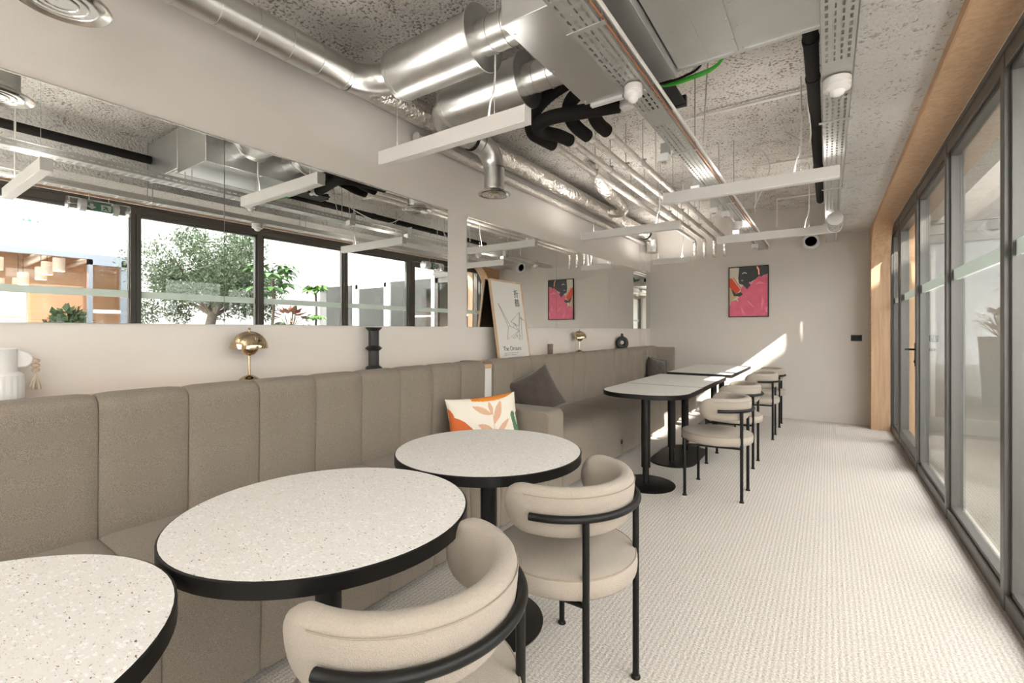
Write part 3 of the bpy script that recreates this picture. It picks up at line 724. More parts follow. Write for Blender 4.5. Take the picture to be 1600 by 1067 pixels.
# framed painting on back wall
t = empty('framed_painting', (-.978, YB, 1.83), label='black-framed pink and black print of a figure reading a red book', cat='picture')
AW, AH = .535, .755
MB().box(-AW/2, AW/2, -.030, -.001, -AH/2, -AH/2+.012).box(-AW/2, AW/2, -.030, -.001, AH/2-.012, AH/2).box(-AW/2, -AW/2+.012, -.030, -.001, -AH/2+.012, AH/2-.012).box(AW/2-.012, AW/2, -.030, -.001, -AH/2+.012, AH/2-.012).build('frame', M['black'], t, bevel=.0015)
AP = lambda u, v: ((u-.5)*(AW-.02), (.5-v)*(AH-.02))
mb = MB(); mb.prism([AP(0, 0), AP(1, 0), AP(1, 1), AP(0, 1)], -.018, -.002, 'XZ', 0)
def shp(poly, lvl, mi): mb.prism([AP(*p) for p in poly], -.018-.0005*lvl, -.0175, 'XZ', mi)
shp([(0, .42), (.05, .45), (.12, .54), (.20, .60), (.12, .66), (.02, .73), (0, .74)], 1, 1)
shp([(0, 1), (0, .78), (.05, .70), (.14, .64), (.25, .62), (.22, .56), (.30, .50), (.30, .43), (.38, .36), (.46, .44), (.56, .36), (.62, .30), (.70, .25), (.78, .19), (.88, .20), (.95, .17), (1, .18), (1, 1)], 1, 2)
shp([(.26, 0), (.25, .10), (.235, .22), (.26, .33), (.36, .36), (.47, .45), (.55, .38), (.58, .30), (.68, .26), (.78, .19), (.82, .21), (.90, .18), (1, .16), (1, 0)], 2, 3)
shp([(.70, 0), (.75, .08), (.76, .17), (.79, .17), (.78, .06), (.74, 0)], 3, 6)
shp([(0, .22), (.06, .21), (.30, .45), (.20, .54), (0, .40)], 3, 4)
shp([(.06, .21), (.10, .21), (.33, .43), (.30, .46)], 4, 0); shp([(.09, .20), (.11, .20), (.33, .44), (.32, .46)], 5, 4)
shp([(.04, .42), (.19, .54), (.30, .50), (.36, .55), (.28, .59), (.12, .58)], 4, 3)
shp([(.16, .63), (.19, .61), (.22, .64), (.24, .71), (.18, .66), (.06, .68)], 4, 0)
shp([(.33, .125), (.40, .10), (.47, .125), (.46, .14), (.40, .12), (.34, .14)], 5, 0)
shp([(.30, .27), (.34, .255), (.38, .27), (.34, .285)], 5, 7)
for q in ([(.45, .68), (.52, .70), (.66, .82), (.60, .80)], [(.30, .80), (.36, .86), (.42, .97), (.34, .93)], [(.92, .84), (1, .80), (1, .93), (.94, .92)], [(.66, .36), (.80, .30), (.95, .36), (.82, .35)], [(.86, .60), (.90, .72), (.84, .88), (.83, .76)], [(.52, .30), (.56, .31), (.57, .34), (.53, .35)]): shp(q, 6, 5)
mb.build('canvas', [M['art_cream'], M['art_sand'], M['pink'], M['art_black'], M['art_red'], M['pink2'], M['copper'], M['greyink']], t)
# switch plate
t = MB().box(.255, .375, YB-.010, YB-.0005, 1.112, 1.192).build('wall_socket', M['black_matt'], bevel=.003); tag(t, 'black double switch plate on the back wall beside the oak surround', 'switch')
t2 = MB().box(.266, .312, YB-.0125, YB-.0100, 1.124, 1.180).box(.318, .364, YB-.0125, YB-.0100, 1.124, 1.180).build('rocker', M['black'], t)

# ================================================================== CEILING SERVICES
def seams(mb, a, b, r, step, n=28):
    A, B = Vector(a), Vector(b); L = (B-A).length; d = (B-A)/L; k = step*.6
    while k < L:
        p = A+d*k; mb.tube([p-d*.004, p+d*.004], r+.0025, n); k += step
    return mb
GV = M['galv']
# spiral supply duct along the left wall, turning into the first silencer
Y1, Y2, ZS = 1.85, 2.30, 2.72
t = empty('spiral_duct', (-2.26, YN, 2.70), label='large spiral steel duct along the top of the left wall, nearest the viewer', cat='duct')
DX = -2.26
p = [(DX, YN+.02, 2.70), (DX, Y1-.20, 2.70)]
rel(MB().tube(p, .080, 32), t).build('duct_pipe', GV, t, smooth=True)
ring0 = MB().lathe([(.080, -.004), (.084, -.003), (.084, .003), (.080, .004)], n=32, axis='Y').build('seam_ring', GV, t, smooth=True, angle=35)
for k in range(21):
    c = ring0 if k == 0 else ring0.copy()
    if k: COL.objects.link(c); c.parent = t
    c.location = (0, Y1-.22-.165*k-YN, 0)
el = [(DX, Y1-.20, 2.70)]+[(DX+.20-.20*math.cos(a), Y1-.20+.20*math.sin(a), 2.70+.02*math.sin(a)) for a in [PI/2*i/10 for i in range(1, 11)]]
rel(MB().tube(el, .082, 32), t).build('elbow', GV, t, smooth=True)
def silencer(y, x0, x1, label, left=.05):
    t = empty('duct_silencer', (x0, y, ZS), label=label, cat='duct', group='fat cylindrical duct silencers below the ceiling')
    MB().lathe([(.084, -left), (.084, 0), (.132, .001), (.138, .006), (.138, x1-x0-.006), (.134, x1-x0)], n=44, axis='X').build('silencer_body', GV, t, smooth=True, angle=35)
    MB().lathe([(.10, x1-x0), (.158, x1-x0+.001), (.158, x1-x0+.010), (.10, x1-x0+.011)], n=44, axis='X').build('end_flange', GV, t, smooth=True, angle=35)
    MB().lathe([(.084, x1-x0), (.084, -1.16-x0), (.0835, -1.16-x0)], n=36, axis='X').build('outlet_spigot', GV, t, smooth=True)
    for xx in (x1-x0+.07, x1-x0+.16): MB().lathe([(.084, xx-.006), (.0885, xx-.005), (.0885, xx+.005), (.084, xx+.006)], n=36, axis='X').build('clamp_band', GV, t, smooth=True, angle=35)
    for xx in (.03,): MB().lathe([(.132, xx-.004), (.1405, xx-.003), (.1405, xx+.003), (.132, xx+.004)], n=44, axis='X').build('seam_ring', GV, t, smooth=True, angle=35)
silencer(Y1, -2.05, -1.44, 'fat cylindrical steel silencer at the end of the near spiral duct')
silencer(Y2, -2.06, -1.46, 'fat cylindrical steel silencer behind the nearer one, above the first light bar')
t = empty('elbow_duct', (-2.10, Y2, 2.66), label='steel duct running from the second silencer and bending down to the round diffuser', cat='duct')
pts = [(-2.03, Y2, 2.72), (-2.10, Y2+.01, 2.718), (-2.155, Y2+.045, 2.705), (-2.185, Y2+.10, 2.685), (-2.19, Y2+.16, 2.675)]
rel(MB().tube(soft(pts, 4), .083, 32), t).build('elbow', GV, t, smooth=True)
DY, DXX = 2.95, -2.16
rel(MB().tube([(-2.19, Y2+.16, 2.675), (DXX, DY-.22, 2.66)], .080, 32), t).build('duct_pipe', GV, t, smooth=True)
el = [(DXX, DY-.22, 2.66)]+[(DXX+.03*i/10, DY-.22+.16*math.sin(a), 2.66-.16+.16*math.cos(a)) for i, a in enumerate([PI/2*i/10 for i in range(1, 11)])]
rel(MB().tube(el, .082, 32), t).build('elbow', GV, t, smooth=True)
ex, ey, ez = el[-1]
rel(MB().tube([(ex, ey, ez), (ex, ey, 2.345)], .079, 32), t).build('duct_pipe', GV, t, smooth=True)
rel(MB().tube([(-2.165, DY-.30, 2.662), (-2.163, DY-.285, 2.662)], .088, 32), t).build('rubber_clamp', M['rubber'], t, smooth=True)
def air_diffuser(x, y, z, label):
    t = empty('air_diffuser', (x, y, z), label=label, cat='air vent', group='round aluminium air diffusers')
    MB().lathe([(.080, .045), (.080, .03), (.105, .012), (.125, .006), (.127, .0), (.122, -.003), (.112, .002), (.100, .012), (.078, .028)], n=56).build('outer_flange', M['alu'], t, smooth=True, angle=35)
    for k, (r, h) in enumerate(((.094, .0), (.070, -.001), (.046, -.002))):
        MB().lathe([(r, h), (r-.004, h-.003), (r-.016, h+.016), (r-.014, h+.018), (r, h+.002)], n=48).build('cone_ring', M['alu'], t, smooth=True, angle=35)
    MB().lathe([(.0005, -.001), (.014, -.002), (.024, .004), (.020, .012), (.0005, .018)], n=32).build('centre_knob', M['alu'], t, smooth=True)
air_diffuser(ex, ey, 2.302, 'round aluminium diffuser hanging under the duct elbow above the second mirror')
air_diffuser(-2.03, .415, 2.302, 'round aluminium diffuser cropped by the top left corner of the photo')
t = empty('drop_duct', (-2.03, .415, 2.7), label='vertical spiral duct feeding the diffuser at the top left corner', cat='duct')
MB().tube([(0, 0, -.36), (0, 0, .28)], .079, 28).build('duct_pipe', GV, t, smooth=True)
t = empty('foil_duct', (-2.36, 1.9, 2.78), label='crinkled foil-wrapped duct running along the top of the left wall to the far corner', cat='duct')
rel(MB().tube(soft([(-2.40, 1.2, 2.80), (-2.40, 2.2, 2.795), (-2.40, 3.4, 2.80), (-2.40, 5.0, 2.795), (-2.39, 6.4, 2.79), (-2.37, 7.25, 2.775)], 8), .085, 24), t).build('duct_sleeve', M['foil'], t, smooth=True, angle=80)
rel(MB().tube(soft([(-2.37, 7.25, 2.775), (-2.34, 7.40, 2.74), (-2.33, 7.44, 2.62), (-2.33, 7.44, 2.5)], 4), .092, 24), t).build('elbow', GV, t, smooth=True)
rel(MB().tube([(-2.37, 7.20, 2.777), (-2.369, 7.235, 2.776)], .093, 24), t).build('rubber_clamp', M['rubber'], t, smooth=True)
t = empty('foil_pipe', (-2.30, 2.2, 2.62), label='thinner foil-wrapped pipe below the big foil duct on the left wall', cat='pipe')
rel(MB().tube([(-2.48, 2.4, 2.665), (-2.48, 7.46, 2.66)], .035, 14), t).build('pipe_sleeve', M['foil_pipe'], t, smooth=True, angle=80)
t = empty('foil_branch_duct', (-1.98, 4.5, 2.8), label='short bent foil-wrapped branch duct dropping from the ceiling beside the long foil duct', cat='duct')
rel(MB().tube(soft([(-1.97, 4.45, 2.96), (-1.97, 4.50, 2.86), (-1.98, 4.70, 2.79), (-2.03, 5.15, 2.77), (-2.10, 5.55, 2.76), (-2.20, 5.68, 2.76), (-2.34, 5.70, 2.78)], 4), [.085]*12+[.062]*13, 20), t).build('duct_sleeve', M['foil'], t, smooth=True, angle=80)

# four foil-wrapped pipes with elbows at the back wall and black hoses at the near end
px = [-1.69, -1.55, -1.41, -1.265]
for k, x in enumerate(px):
    lab = ['foil-wrapped heating pipe closest to the left wall, of the parallel four', 'second foil-wrapped heating pipe from the left wall, of the parallel four', 'third foil-wrapped heating pipe from the left wall, of the parallel four', 'foil-wrapped heating pipe nearest the cable tray, of the parallel four'][k]
    t = empty('heating_pipe', (x, 2.98, 2.63), label=lab, cat='pipe', group='parallel foil-wrapped pipes under the ceiling')
    MB().tube([(0, .02, 0), (0, 4.40, 0)], .024, 14).build('pipe_run', M['foil_pipe'], t, smooth=True, angle=80)
    MB().tube([(0, 4.38, 0), (0, 4.47, -.012), (0, 4.50, -.05), (0, 4.50, -.26), (0, 4.50, -.275)], [.027, .027, .027, .027, .012], 14).build('pipe_drop', M['foil'], t, smooth=True, angle=80)
    MB().tube([(0, -.01, 0), (0, .12, 0)], .030, 14).build('collar_wrap', M['foil'], t, smooth=True, angle=80)
    for yy in (.8, 1.7, 2.6, 3.5): MB().box(-.030, .030, yy-.012, yy+.012, .024, .034).tube([(0, yy, .03), (0, yy, .37)], .004, 6).tube([(0, yy-.008, 0), (0, yy+.008, 0)], .028, 14).build('pipe_hanger', M['tray'], t, smooth=True)
hoses = [
    ([(-1.69, 3.02, 2.63), (-1.705, 2.88, 2.63), (-1.72, 2.78, 2.645), (-1.66, 2.68, 2.70), (-1.50, 2.58, 2.74), (-1.30, 2.52, 2.76), (-1.12, 2.50, 2.76)], 'black insulated hose curling back from the pipe closest to the left wall'),
    ([(-1.55, 3.02, 2.63), (-1.565, 2.88, 2.62), (-1.60, 2.72, 2.60), (-1.56, 2.60, 2.595), (-1.44, 2.57, 2.60), (-1.25, 2.61, 2.60), (-1.03, 2.66, 2.60)], 'black insulated hose looping in front from the second pipe to the white valve'),
    ([(-1.41, 3.02, 2.63), (-1.42, 2.88, 2.64), (-1.42, 2.78, 2.67), (-1.36, 2.66, 2.71), (-1.15, 2.54, 2.74)], 'black insulated hose on the third pipe, rising behind the others'),
    ([(-1.265, 3.02, 2.63), (-1.27, 2.90, 2.635), (-1.26, 2.80, 2.66), (-1.20, 2.68, 2.70), (-1.05, 2.52, 2.72)], 'black insulated hose on the pipe nearest the cable tray')]
for P_, lab in hoses:
    t = MB().tube(soft(P_, 6), .044, 18).build('insulated_hose', M['rubber'], smooth=True); tag(t, lab, 'hose', 'black insulated hoses at the fan coil unit')
t = MB().box(-.035, .035, -.03, .03, -.03, .03).tube([(.03, 0, 0), (.10, 0, 0)], .022, 14).build('valve_actuator', M['white'], bevel=.006); t.location = (-.99, 2.665, 2.60); tag(t, 'white valve actuator at the end of the looping black hose', 'valve')

# fan coil plenum and rectangular duct
t = empty('plenum_box', (-1.16, 1.62, 2.555), label='grey sheet-metal plenum box fed by the two silencers', cat='duct')
rel(MB().box(-1.16, -.645, 1.62, 2.46, 2.555, 2.93), t).build('box_body', M['galv_flat'], t, bevel=.003)
rel(MB().box(-1.13, -.94, 2.461, 2.49, 2.54, 2.56).box(-.93, -.80, 2.461, 2.50, 2.54, 2.56), t).build('end_bracket', M['white'], t)
rel(MB().box(-.92, -.70, 2.50, 2.86, 2.60, 2.615), t).build('drip_tray', M['black_matt'], t)
rel(MB().box(-.84, -.70, 2.87, 2.90, 2.60, 2.66), t).build('drip_bracket', M['black'], t)
for xx, yy in ((-1.14, 2.05), (-1.14, 2.42), (-1.14, 1.7)): rel(MB().lathe([(.005, -.003), (.006, 0)], (xx, yy, 2.555), 8), t).build('screw', M['alu'], t)
t = empty('rectangular_duct', (-.62, 1.7, 2.60), label='wide rectangular galvanised duct between the two perforated trays', cat='duct')
rel(MB().box(-.64, -.025, 1.62, 2.47, 2.60, 2.93), t).build('duct_body', M['galv_flat'], t, bevel=.003)
for yy in (1.64,):
    rel(MB().box(-.645, -.02, yy-.010, yy+.010, 2.590, 2.602), t).build('standing_seam', M['galv_flat'], t)
rel(MB().box(-.646, -.019, 2.455, 2.476, 2.592, 2.935), t).build('end_flange', M['galv_flat'], t)
rel(MB().box(-.50, -.492, 1.62, 2.47, 2.594, 2.601).box(-.37, -.355, 1.62, 2.47, 2.590, 2.601), t).build('long_seam', M['galv_flat'], t)
for k in range(8): rel(MB().lathe([(.006, -.004), (.006, 0)], (-.362+.03*(k%2), 1.8+.09*k, 2.591), 8), t).build('screw', M['alu'], t)
t = empty('threaded_rods', (0, 0, 0)); bpy.data.objects.remove(t)

# perforated cable trays
def cable_tray(x0, x1, y0, y1, z, label, rows=4):
    t = empty('cable_tray', (x0, y0, z), label=label, cat='cable tray', group='perforated steel cable trays under the ceiling')
    w = x1-x0; pitch = .05; sl = .031; sw = .0105; ny = int((y1-y0)/pitch)
    xs = [0]; holes = set()
    for k in range(rows):
        cxk = w*(k+.7)/(rows+.4); xs += [cxk-sw/2, cxk+sw/2]
    xs.append(w); v = []; f = []
    idx = {}
    def vid(x, y):
        key = (round(x, 5), round(y, 5))
        if key not in idx: idx[key] = len(v); v.append((x, y, 0))
        return idx[key]
    for j in range(ny):
        if j % 60 in (28, 29, 30, 31):
            f.append((vid(0, j*pitch), vid(w, j*pitch), vid(w, (j+1)*pitch), vid(0, (j+1)*pitch))); continue
        for i in range(len(xs)-1):
            a, b = xs[i], xs[i+1]; strip = i % 2 == 1
            off_ = 0 if ((i//2) % 2 == 0) else .5*pitch*0
            if strip:
                f.append((vid(a, j*pitch), vid(b, j*pitch), vid(b, j*pitch+pitch-sl), vid(a, j*pitch+pitch-sl)))
            else:
                f.append((vid(a, j*pitch), vid(b, j*pitch), vid(b, (j+1)*pitch), vid(a, (j+1)*pitch)))
    MB().add(v, f).build('tray_floor', M['tray'], t)
    for xx in (0, w):
        v = []; f = []
        for j in range(ny):
            ya, yb = j*pitch, (j+1)*pitch
            for (a, b, c_, d) in ((ya, yb, 0, .018), (ya, yb, .026, .045), (ya, ya+pitch-sl, .018, .026)):
                k = len(v); v += [(xx, a, c_), (xx, b, c_), (xx, b, d), (xx, a, d)]; f.append((k, k+1, k+2, k+3))
        MB().add(v, f).tube([(xx, 0, .046), (xx, ny*pitch, .046)], .003, 6).build('tray_side', M['tray'], t)
    mb = MB()
    for k in range(3):
        pts = [(w*(.25+.25*k)+random.uniform(-.012, .012), y0_, .010+.004*k) for y0_ in [i*(y1-y0)/14 for i in range(15)]]
        mb.tube(soft(pts, 3), .006, 6)
    mb.build('cable', M['cord'], t, smooth=True)
    for k, yy in enumerate([.6+1.5*i for i in range(int((y1-y0)/1.5))]):
        MB().tube([(-.004, yy, 0), (-.004, yy, 2.99-z)], .004, 6).tube([(w+.004, yy, 0), (w+.004, yy, (2.99 if x1 < .1 else 2.56)-z)], .004, 6).box(-.02, w+.02, yy-.012, yy+.012, -.004, .0).build('hanger', M['tray'], t)
    return t
cable_tray(-.835, -.715, YN+.05, 7.62, 2.42, 'perforated steel cable tray running down the middle of the ceiling')
cable_tray(-.022, .092, YN+.05, 7.50, 2.42, 'perforated steel cable tray beside the concrete beam, nearer the windows')
t = MB().tube([(-.703, YN+.05, 2.43), (-.703, 7.4, 2.43)], .0042, 8).build('copper_pipe', M['copper'], smooth=True); tag(t, 'thin copper pipe clipped to the side of the middle cable tray', 'pipe')
t = MB().tube([(-.688, YN+.05, 2.45), (-.688, 7.5, 2.45)], .009, 8).build('cable_conduit', M['white'], smooth=True); tag(t, 'thin white conduit beside the copper pipe on the middle cable tray', 'pipe')
t = MB().tube([(-.075, YN+.05, 2.78), (-.075, 6.55, 2.78)], .036, 16).build('drain_pipe', M['rubber'], smooth=True); tag(t, 'black drain pipe above the cable tray next to the concrete beam', 'pipe')
for yy in (2.9, 3.35, 4.1, 5.2): MB().tube([(-.075, yy-.02, 2.78), (-.075, yy+.02, 2.78)], .040, 16).build('coupling', M['rubber'], t, smooth=True)
for k, (P_, m_) in enumerate(((soft([(-.80, 2.56, 2.60), (-.70, 2.555, 2.575), (-.60, 2.55, 2.575), (-.50, 2.545, 2.585), (-.43, 2.50, 2.61), (-.40, 2.44, 2.68)], 5), 'green_cable'), (soft([(-.80, 2.58, 2.62), (-.70, 2.58, 2.60), (-.58, 2.57, 2.60), (-.48, 2.56, 2.61), (-.42, 2.52, 2.64), (-.38, 2.49, 2.72)], 5), 'green_cable'), (soft([(-.80, 2.54, 2.61), (-.70, 2.53, 2.585), (-.62, 2.53, 2.59), (-.55, 2.51, 2.60), (-.50, 2.49, 2.66)], 5), 'rubber'))):
    t = MB().tube(P_, .0065, 8).build('power_cable', M[m_], smooth=True); tag(t, ['green earth cable hanging lower at the end of the rectangular duct', 'green earth cable tucked higher at the end of the rectangular duct', 'dark cable beside the green ones at the end of the rectangular duct'][k], 'cable', 'cables at the end of the rectangular duct')
for yy, xa, xb, lab in ((3.92, -1.2, -.09, 'thin ceiling conduit crossing above the trays, nearest of three'), (5.45, -.62, -.09, 'thin ceiling conduit crossing behind the middle light bar'), (6.95, -.55, -.09, 'thin ceiling conduit crossing closest to the back wall')):
    t = MB().tube([(xa, yy, 2.965), (xb, yy, 2.965)], .012, 8).tube([(xa, yy, 2.965), (xa, yy, 2.93), (xa, yy+.01, 2.60)], .007, 8).build('ceiling_conduit', M['lightbar'], smooth=True); tag(t, lab, 'pipe', 'conduits crossing the ceiling')
# hanging wires
for k, P_ in enumerate(([(-.10, 3.7, 2.98), (-.11, 3.72, 2.8), (-.12, 4.3, 2.72), (-.30, 4.6, 2.95)], [(-.62, 4.9, 2.97), (-.50, 4.95, 2.93), (-.46, 5.0, 2.75), (-.60, 5.1, 2.45)], [(-.62, 3.1, 2.98), (-.63, 3.1, 2.8), (-.66, 3.15, 2.45)])):
    t = MB().tube(soft(P_, 6), .005, 6).build('loose_wire', M['cord'], smooth=True); tag(t, ['pale loose wire looping beside the black drain pipe', 'pale loose wire hanging in an arc beside the middle tray', 'pale loose wire dropping onto the middle tray past the duct'][k], 'cable', 'loose pale wires under the ceiling')

# white boxes and sensors
def sensor(x, y, z, label, r=.042):
    t = empty('motion_sensor', (x, y, z), label=label, cat='sensor', group='white round ceiling sensors')
    hs_ = MB().lathe([(r*.95, .05), (r, .046), (r, .020), (r*.93, .017), (r, .014), (r*.98, 0), (r*.62, -.010)], n=32).build('housing', M['white'], t, smooth=True, angle=30)
    MB().lathe([(r*.60, -.009), (r*.52, -.022), (r*.30, -.030), (.001, -.033)], n=24).build('lens', M['diffuser'], hs_, smooth=True)
sensor(-.765, 2.15, 2.365, 'white motion sensor on the middle tray at the end of the duct')
sensor(.035, 2.62, 2.365, 'white round detector under the tray beside the concrete beam', .055)
sensor(-.79, 5.45, 2.36, 'white motion sensor farther along the middle tray')
def jbox(x, y, z, label, s=.035):
    t = empty('junction_box', (x, y, z), label=label, cat='socket', group='white socket boxes along the middle tray')
    MB().box(-s, s, -s, s, -.03, .02).build('housing', M['white'], t, bevel=.004)
    MB().box(-s*.45, s*.45, -s*.45, s*.45, -.034, -.0295).build('socket_face', M['greyink'], t)
    MB().box(-s*.9, s*.9, s*.8, s*1.2, .0, .11).build('bracket', M['tray'], t)
for k, (x, y) in enumerate(((-.90, 3.12), (-.885, 3.95), (-.90, 4.75), (-.83, 4.95), (-.885, 5.95), (-.82, 7.05))):
    jbox(x, y, 2.40, ['white socket box on the middle tray, first beyond the black hoses', 'white socket box just before the middle light bar', 'white socket box behind the middle light bar, left of a pair', 'white socket box behind the middle light bar, right of a pair', 'white socket box just beyond the farther motion sensor', 'white socket box at the far end of the middle tray'][k])

# linear lights (bars off; to brighten the ceiling an added uplight is on)
UP = 1.35
def light_bar(x0, x1, y, z, label, hang=True, h=.080, d=.060, up=1.0):
    t = empty('light_bar', ((x0+x1)/2, y, z), label=label, cat='light', group='white linear light bars hanging below the ceiling')
    w = (x1-x0)/2
    MB().box(-w, w, -d/2, d/2, .003, h).build('housing', M['lightbar'], t, bevel=.0015)
    MB().box(-w+.004, w-.004, -d/2+.004, d/2-.004, 0, .004).build('opal_cover', M['diffuser'], t)
    for s_ in (-1, 1): MB().box(s_*w-.002, s_*w+.002, -d/2, d/2, .0, h).build('end_cap', M['white'], t)
    ld = bpy.data.lights.new('ceiling_fill', 'AREA'); ld.shape = 'RECTANGLE'; ld.size = 2*w-.04; ld.size_y = d*.6; ld.energy = UP*up*(2*w); ld.color = (1, .95, .89)
    lo = bpy.data.objects.new('ceiling_fill', ld); COL.objects.link(lo); lo.parent = t; lo.location = (0, 0, h+.004); lo.rotation_euler = (PI, 0, 0)
    if hang:
        for s_ in (-.75, .62): MB().tube([(s_*w, 0, h), (s_*w, 0, 2.985-z)], .0012, 6).build('suspension_wire', M['tray'], t)
        MB().tube(soft([(w*.55, 0, h), (w*.57, 0, h+.08), (w*.62, .005, h+.2), (w*.62, .01, 2.985-z)], 4), .005, 8).build('power_cord', M['cord'], t, smooth=True)
light_bar(-2.24, -1.196, 1.89, 2.25, 'white light bar nearest the viewer, under the two silencers', up=.35)
light_bar(-1.07, .064, 3.72, 2.25, 'white light bar crossing under both cable trays, mid-room', up=.4)
light_bar(-2.25, -1.20, 4.70, 2.25, 'white light bar against the left wall above the second mirror', up=1.3)
light_bar(-1.05, .045, 5.76, 2.25, 'white light bar under the trays, closer to the back wall', up=.5)
light_bar(-2.21, -1.68, 7.13, 2.26, 'short white light bar in the far left corner by the back wall', up=2.5)
light_bar(-1.07, .064, .76, 2.25, 'white light bar above the viewer, seen only at the left of the near mirror', up=.6)
light_bar(-2.24, -1.196, -.85, 2.25, 'added fill-light bar out of view behind the viewer, nearer the left wall', up=4.2)  # this bar and the next are added to brighten upper wall and ceiling
light_bar(-1.07, .064, -1.35, 2.25, 'added fill-light bar out of view behind the viewer, nearer the windows', up=4.2)

# emergency exit tubes
def exit_tube(loc, rz, L, r, label, sx=1):
    t = empty('exit_light', loc, rz, label=label, cat='exit sign', group='clear tube emergency exit lights')
    MB().lathe([(r-.002, -L/2), (r, -L/2+.001), (r, L/2-.001), (r-.002, L/2)], n=32, axis='Y').build('clear_tube', M['acrylic'], t, smooth=True)
    for s_ in (-1, 1):
        MB().lathe([(r*.75, s_*L/2-.006), (r*1.03, s_*L/2-.005), (r*1.03, s_*L/2+.005), (r*.75, s_*L/2+.006)], n=32, axis='Y').build('end_ring', M['alu'], t, smooth=True, angle=35)
        MB().lathe([(r*.98, s_*L*.27-.02), (r*1.01, s_*L*.27-.02), (r*1.01, s_*L*.27+.02), (r*.98, s_*L*.27+.02)], n=32, axis='Y').build('clamp', M['galv_flat'], t, smooth=True, angle=35)
    W2 = L*.22; H2 = r*.62
    pl_ = MB().box(-.004, .004, -W2, W2, -H2, H2).build('sign_plate', M['exit_green'], t)
    for s_ in (-1, 1):
        x = s_*.0052
        q = lambda y, z: (y*W2, z*H2)
        MB().prism([q(.15, -.75), q(.15, .75), q(.92, .75), q(.92, -.75)], min(x, s_*.004), max(x, s_*.004), 'YZ').build('door_symbol', M['exit_white'], pl_)
        x2 = s_*.0062
        man = [q(.45, .55), q(.62, .30), q(.75, .10), q(.62, .0), q(.72, -.6), q(.60, -.6), q(.52, -.12), q(.38, -.62), q(.24, -.55), q(.42, -.05), q(.45, .2), q(.28, .1), q(.25, .25)]
        MB().prism(man, min(x, x2), max(x, x2), 'YZ').build('running_figure', M['exit_green'], pl_)
        arr = [q(-.68, .7), q(-.42, .7), q(-.42, 0), q(-.25, .15), q(-.25, -.25), q(-.55, -.75), q(-.85, -.25), q(-.85, .15), q(-.68, 0)]
        MB().prism(arr, min(x, s_*.004), max(x, s_*.004), 'YZ').build('arrow_symbol', M['exit_white'], pl_)
    for s_ in (-.6, .6): MB().tube([(0, s_*L/2*.54, r), (0, s_*L/2*.54, r+.06)], .003, 6).build('hanger', M['tray'], t)
    return t
exit_tube((.035, 1.29, 2.30), 0, .40, .052, 'clear tube exit light under the window-side tray, seen in the near mirror')
exit_tube((.055, 5.35, 2.27), 0, .40, .060, 'clear tube exit light end-on at the far end of the window-side tray')
t = empty('round_vent', (-.19, 7.66, 2.47), label='grey round extract fan stub on the back wall near the tray end', cat='air vent')
MB().lathe([(.10, .04), (.10, -.14), (.085, -.155), (.07, -.14), (.07, .0)], n=32, axis='Y').build('housing', M['panel_grey'], t, smooth=True, angle=35)
MB().lathe([(.07, -.10), (.001, -.10)], n=28, axis='Y').build('grille', M['anthracite'], t)

# ================================================================== COURTYARD
XC, YC = 6.40, 7.45
tag(MB().box(XG+.1, XC+.1, -9, YC+.2, -.25, -.02).build('ground_courtyard', M['paving']), kind='structure')
M['ground_strip'] = wood('dark_ground_strip', (.055, .042, .032), (.09, .07, .055), 'Y', .8)
tag(MB().box(XG+.11, 2.3, -9, YC, -.02, -.005).build('ground_dark_strip', M['ground_strip']), kind='structure')  # made-up dark strip, added so the panes read dark at grazing angles
cw = empty('courtyard_wall', (XC, 0, 0), kind='structure')
HO = 2.69; YO = 3.30
rel(MB().box(XC, XC+.3, YO, YC+.3, -.1, 6.85).box(XC, XC+.3, -9, 2.0, HO, 7.9).box(XC, XC+.3, 2.0, YO, HO, 6.85).box(XC, XC+.3, -9, -3.0, -.1, HO), cw).build('rendered_wall', M['courtyard_white'], cw)  # unseen top heights set so most sunlight is kept off the glazing
# sliding door frame
dr = empty('door_2', (XC, 2.6, 0), kind='structure')
fy0, fy1 = 2.72, YO
rel(MB().box(XC-.06, XC+.04, -3.0, YO, HO-.10, HO), dr).build('door_head', M['bluegrey'], dr)
rel(MB().box(XC-.07, XC+.05, fy0, fy0+.06, 0, HO-.1).box(XC-.07, XC+.05, fy1-.09, fy1, 0, HO-.1).box(XC-.07, XC+.05, fy0, fy1, HO-.20, HO-.1).box(XC-.07, XC+.05, fy0, fy1, 0, .15), dr).build('sliding_leaf', M['bluegrey'], dr)
rel(MB().box(XC-.015, XC-.005, fy0+.06, fy1-.09, .15, HO-.2), dr).build('door_glass', M['glass'], dr)
rel(MB().box(XC-.02, XC-.016, fy0+.06, fy1-.09, 1.58, 1.65), dr).build('frosted_band', M['frosted'], dr)
ex2 = exit_tube((XC-.07, 1.95, 3.17), 0, .42, .045, 'clear tube exit light on the white courtyard wall above the opening')
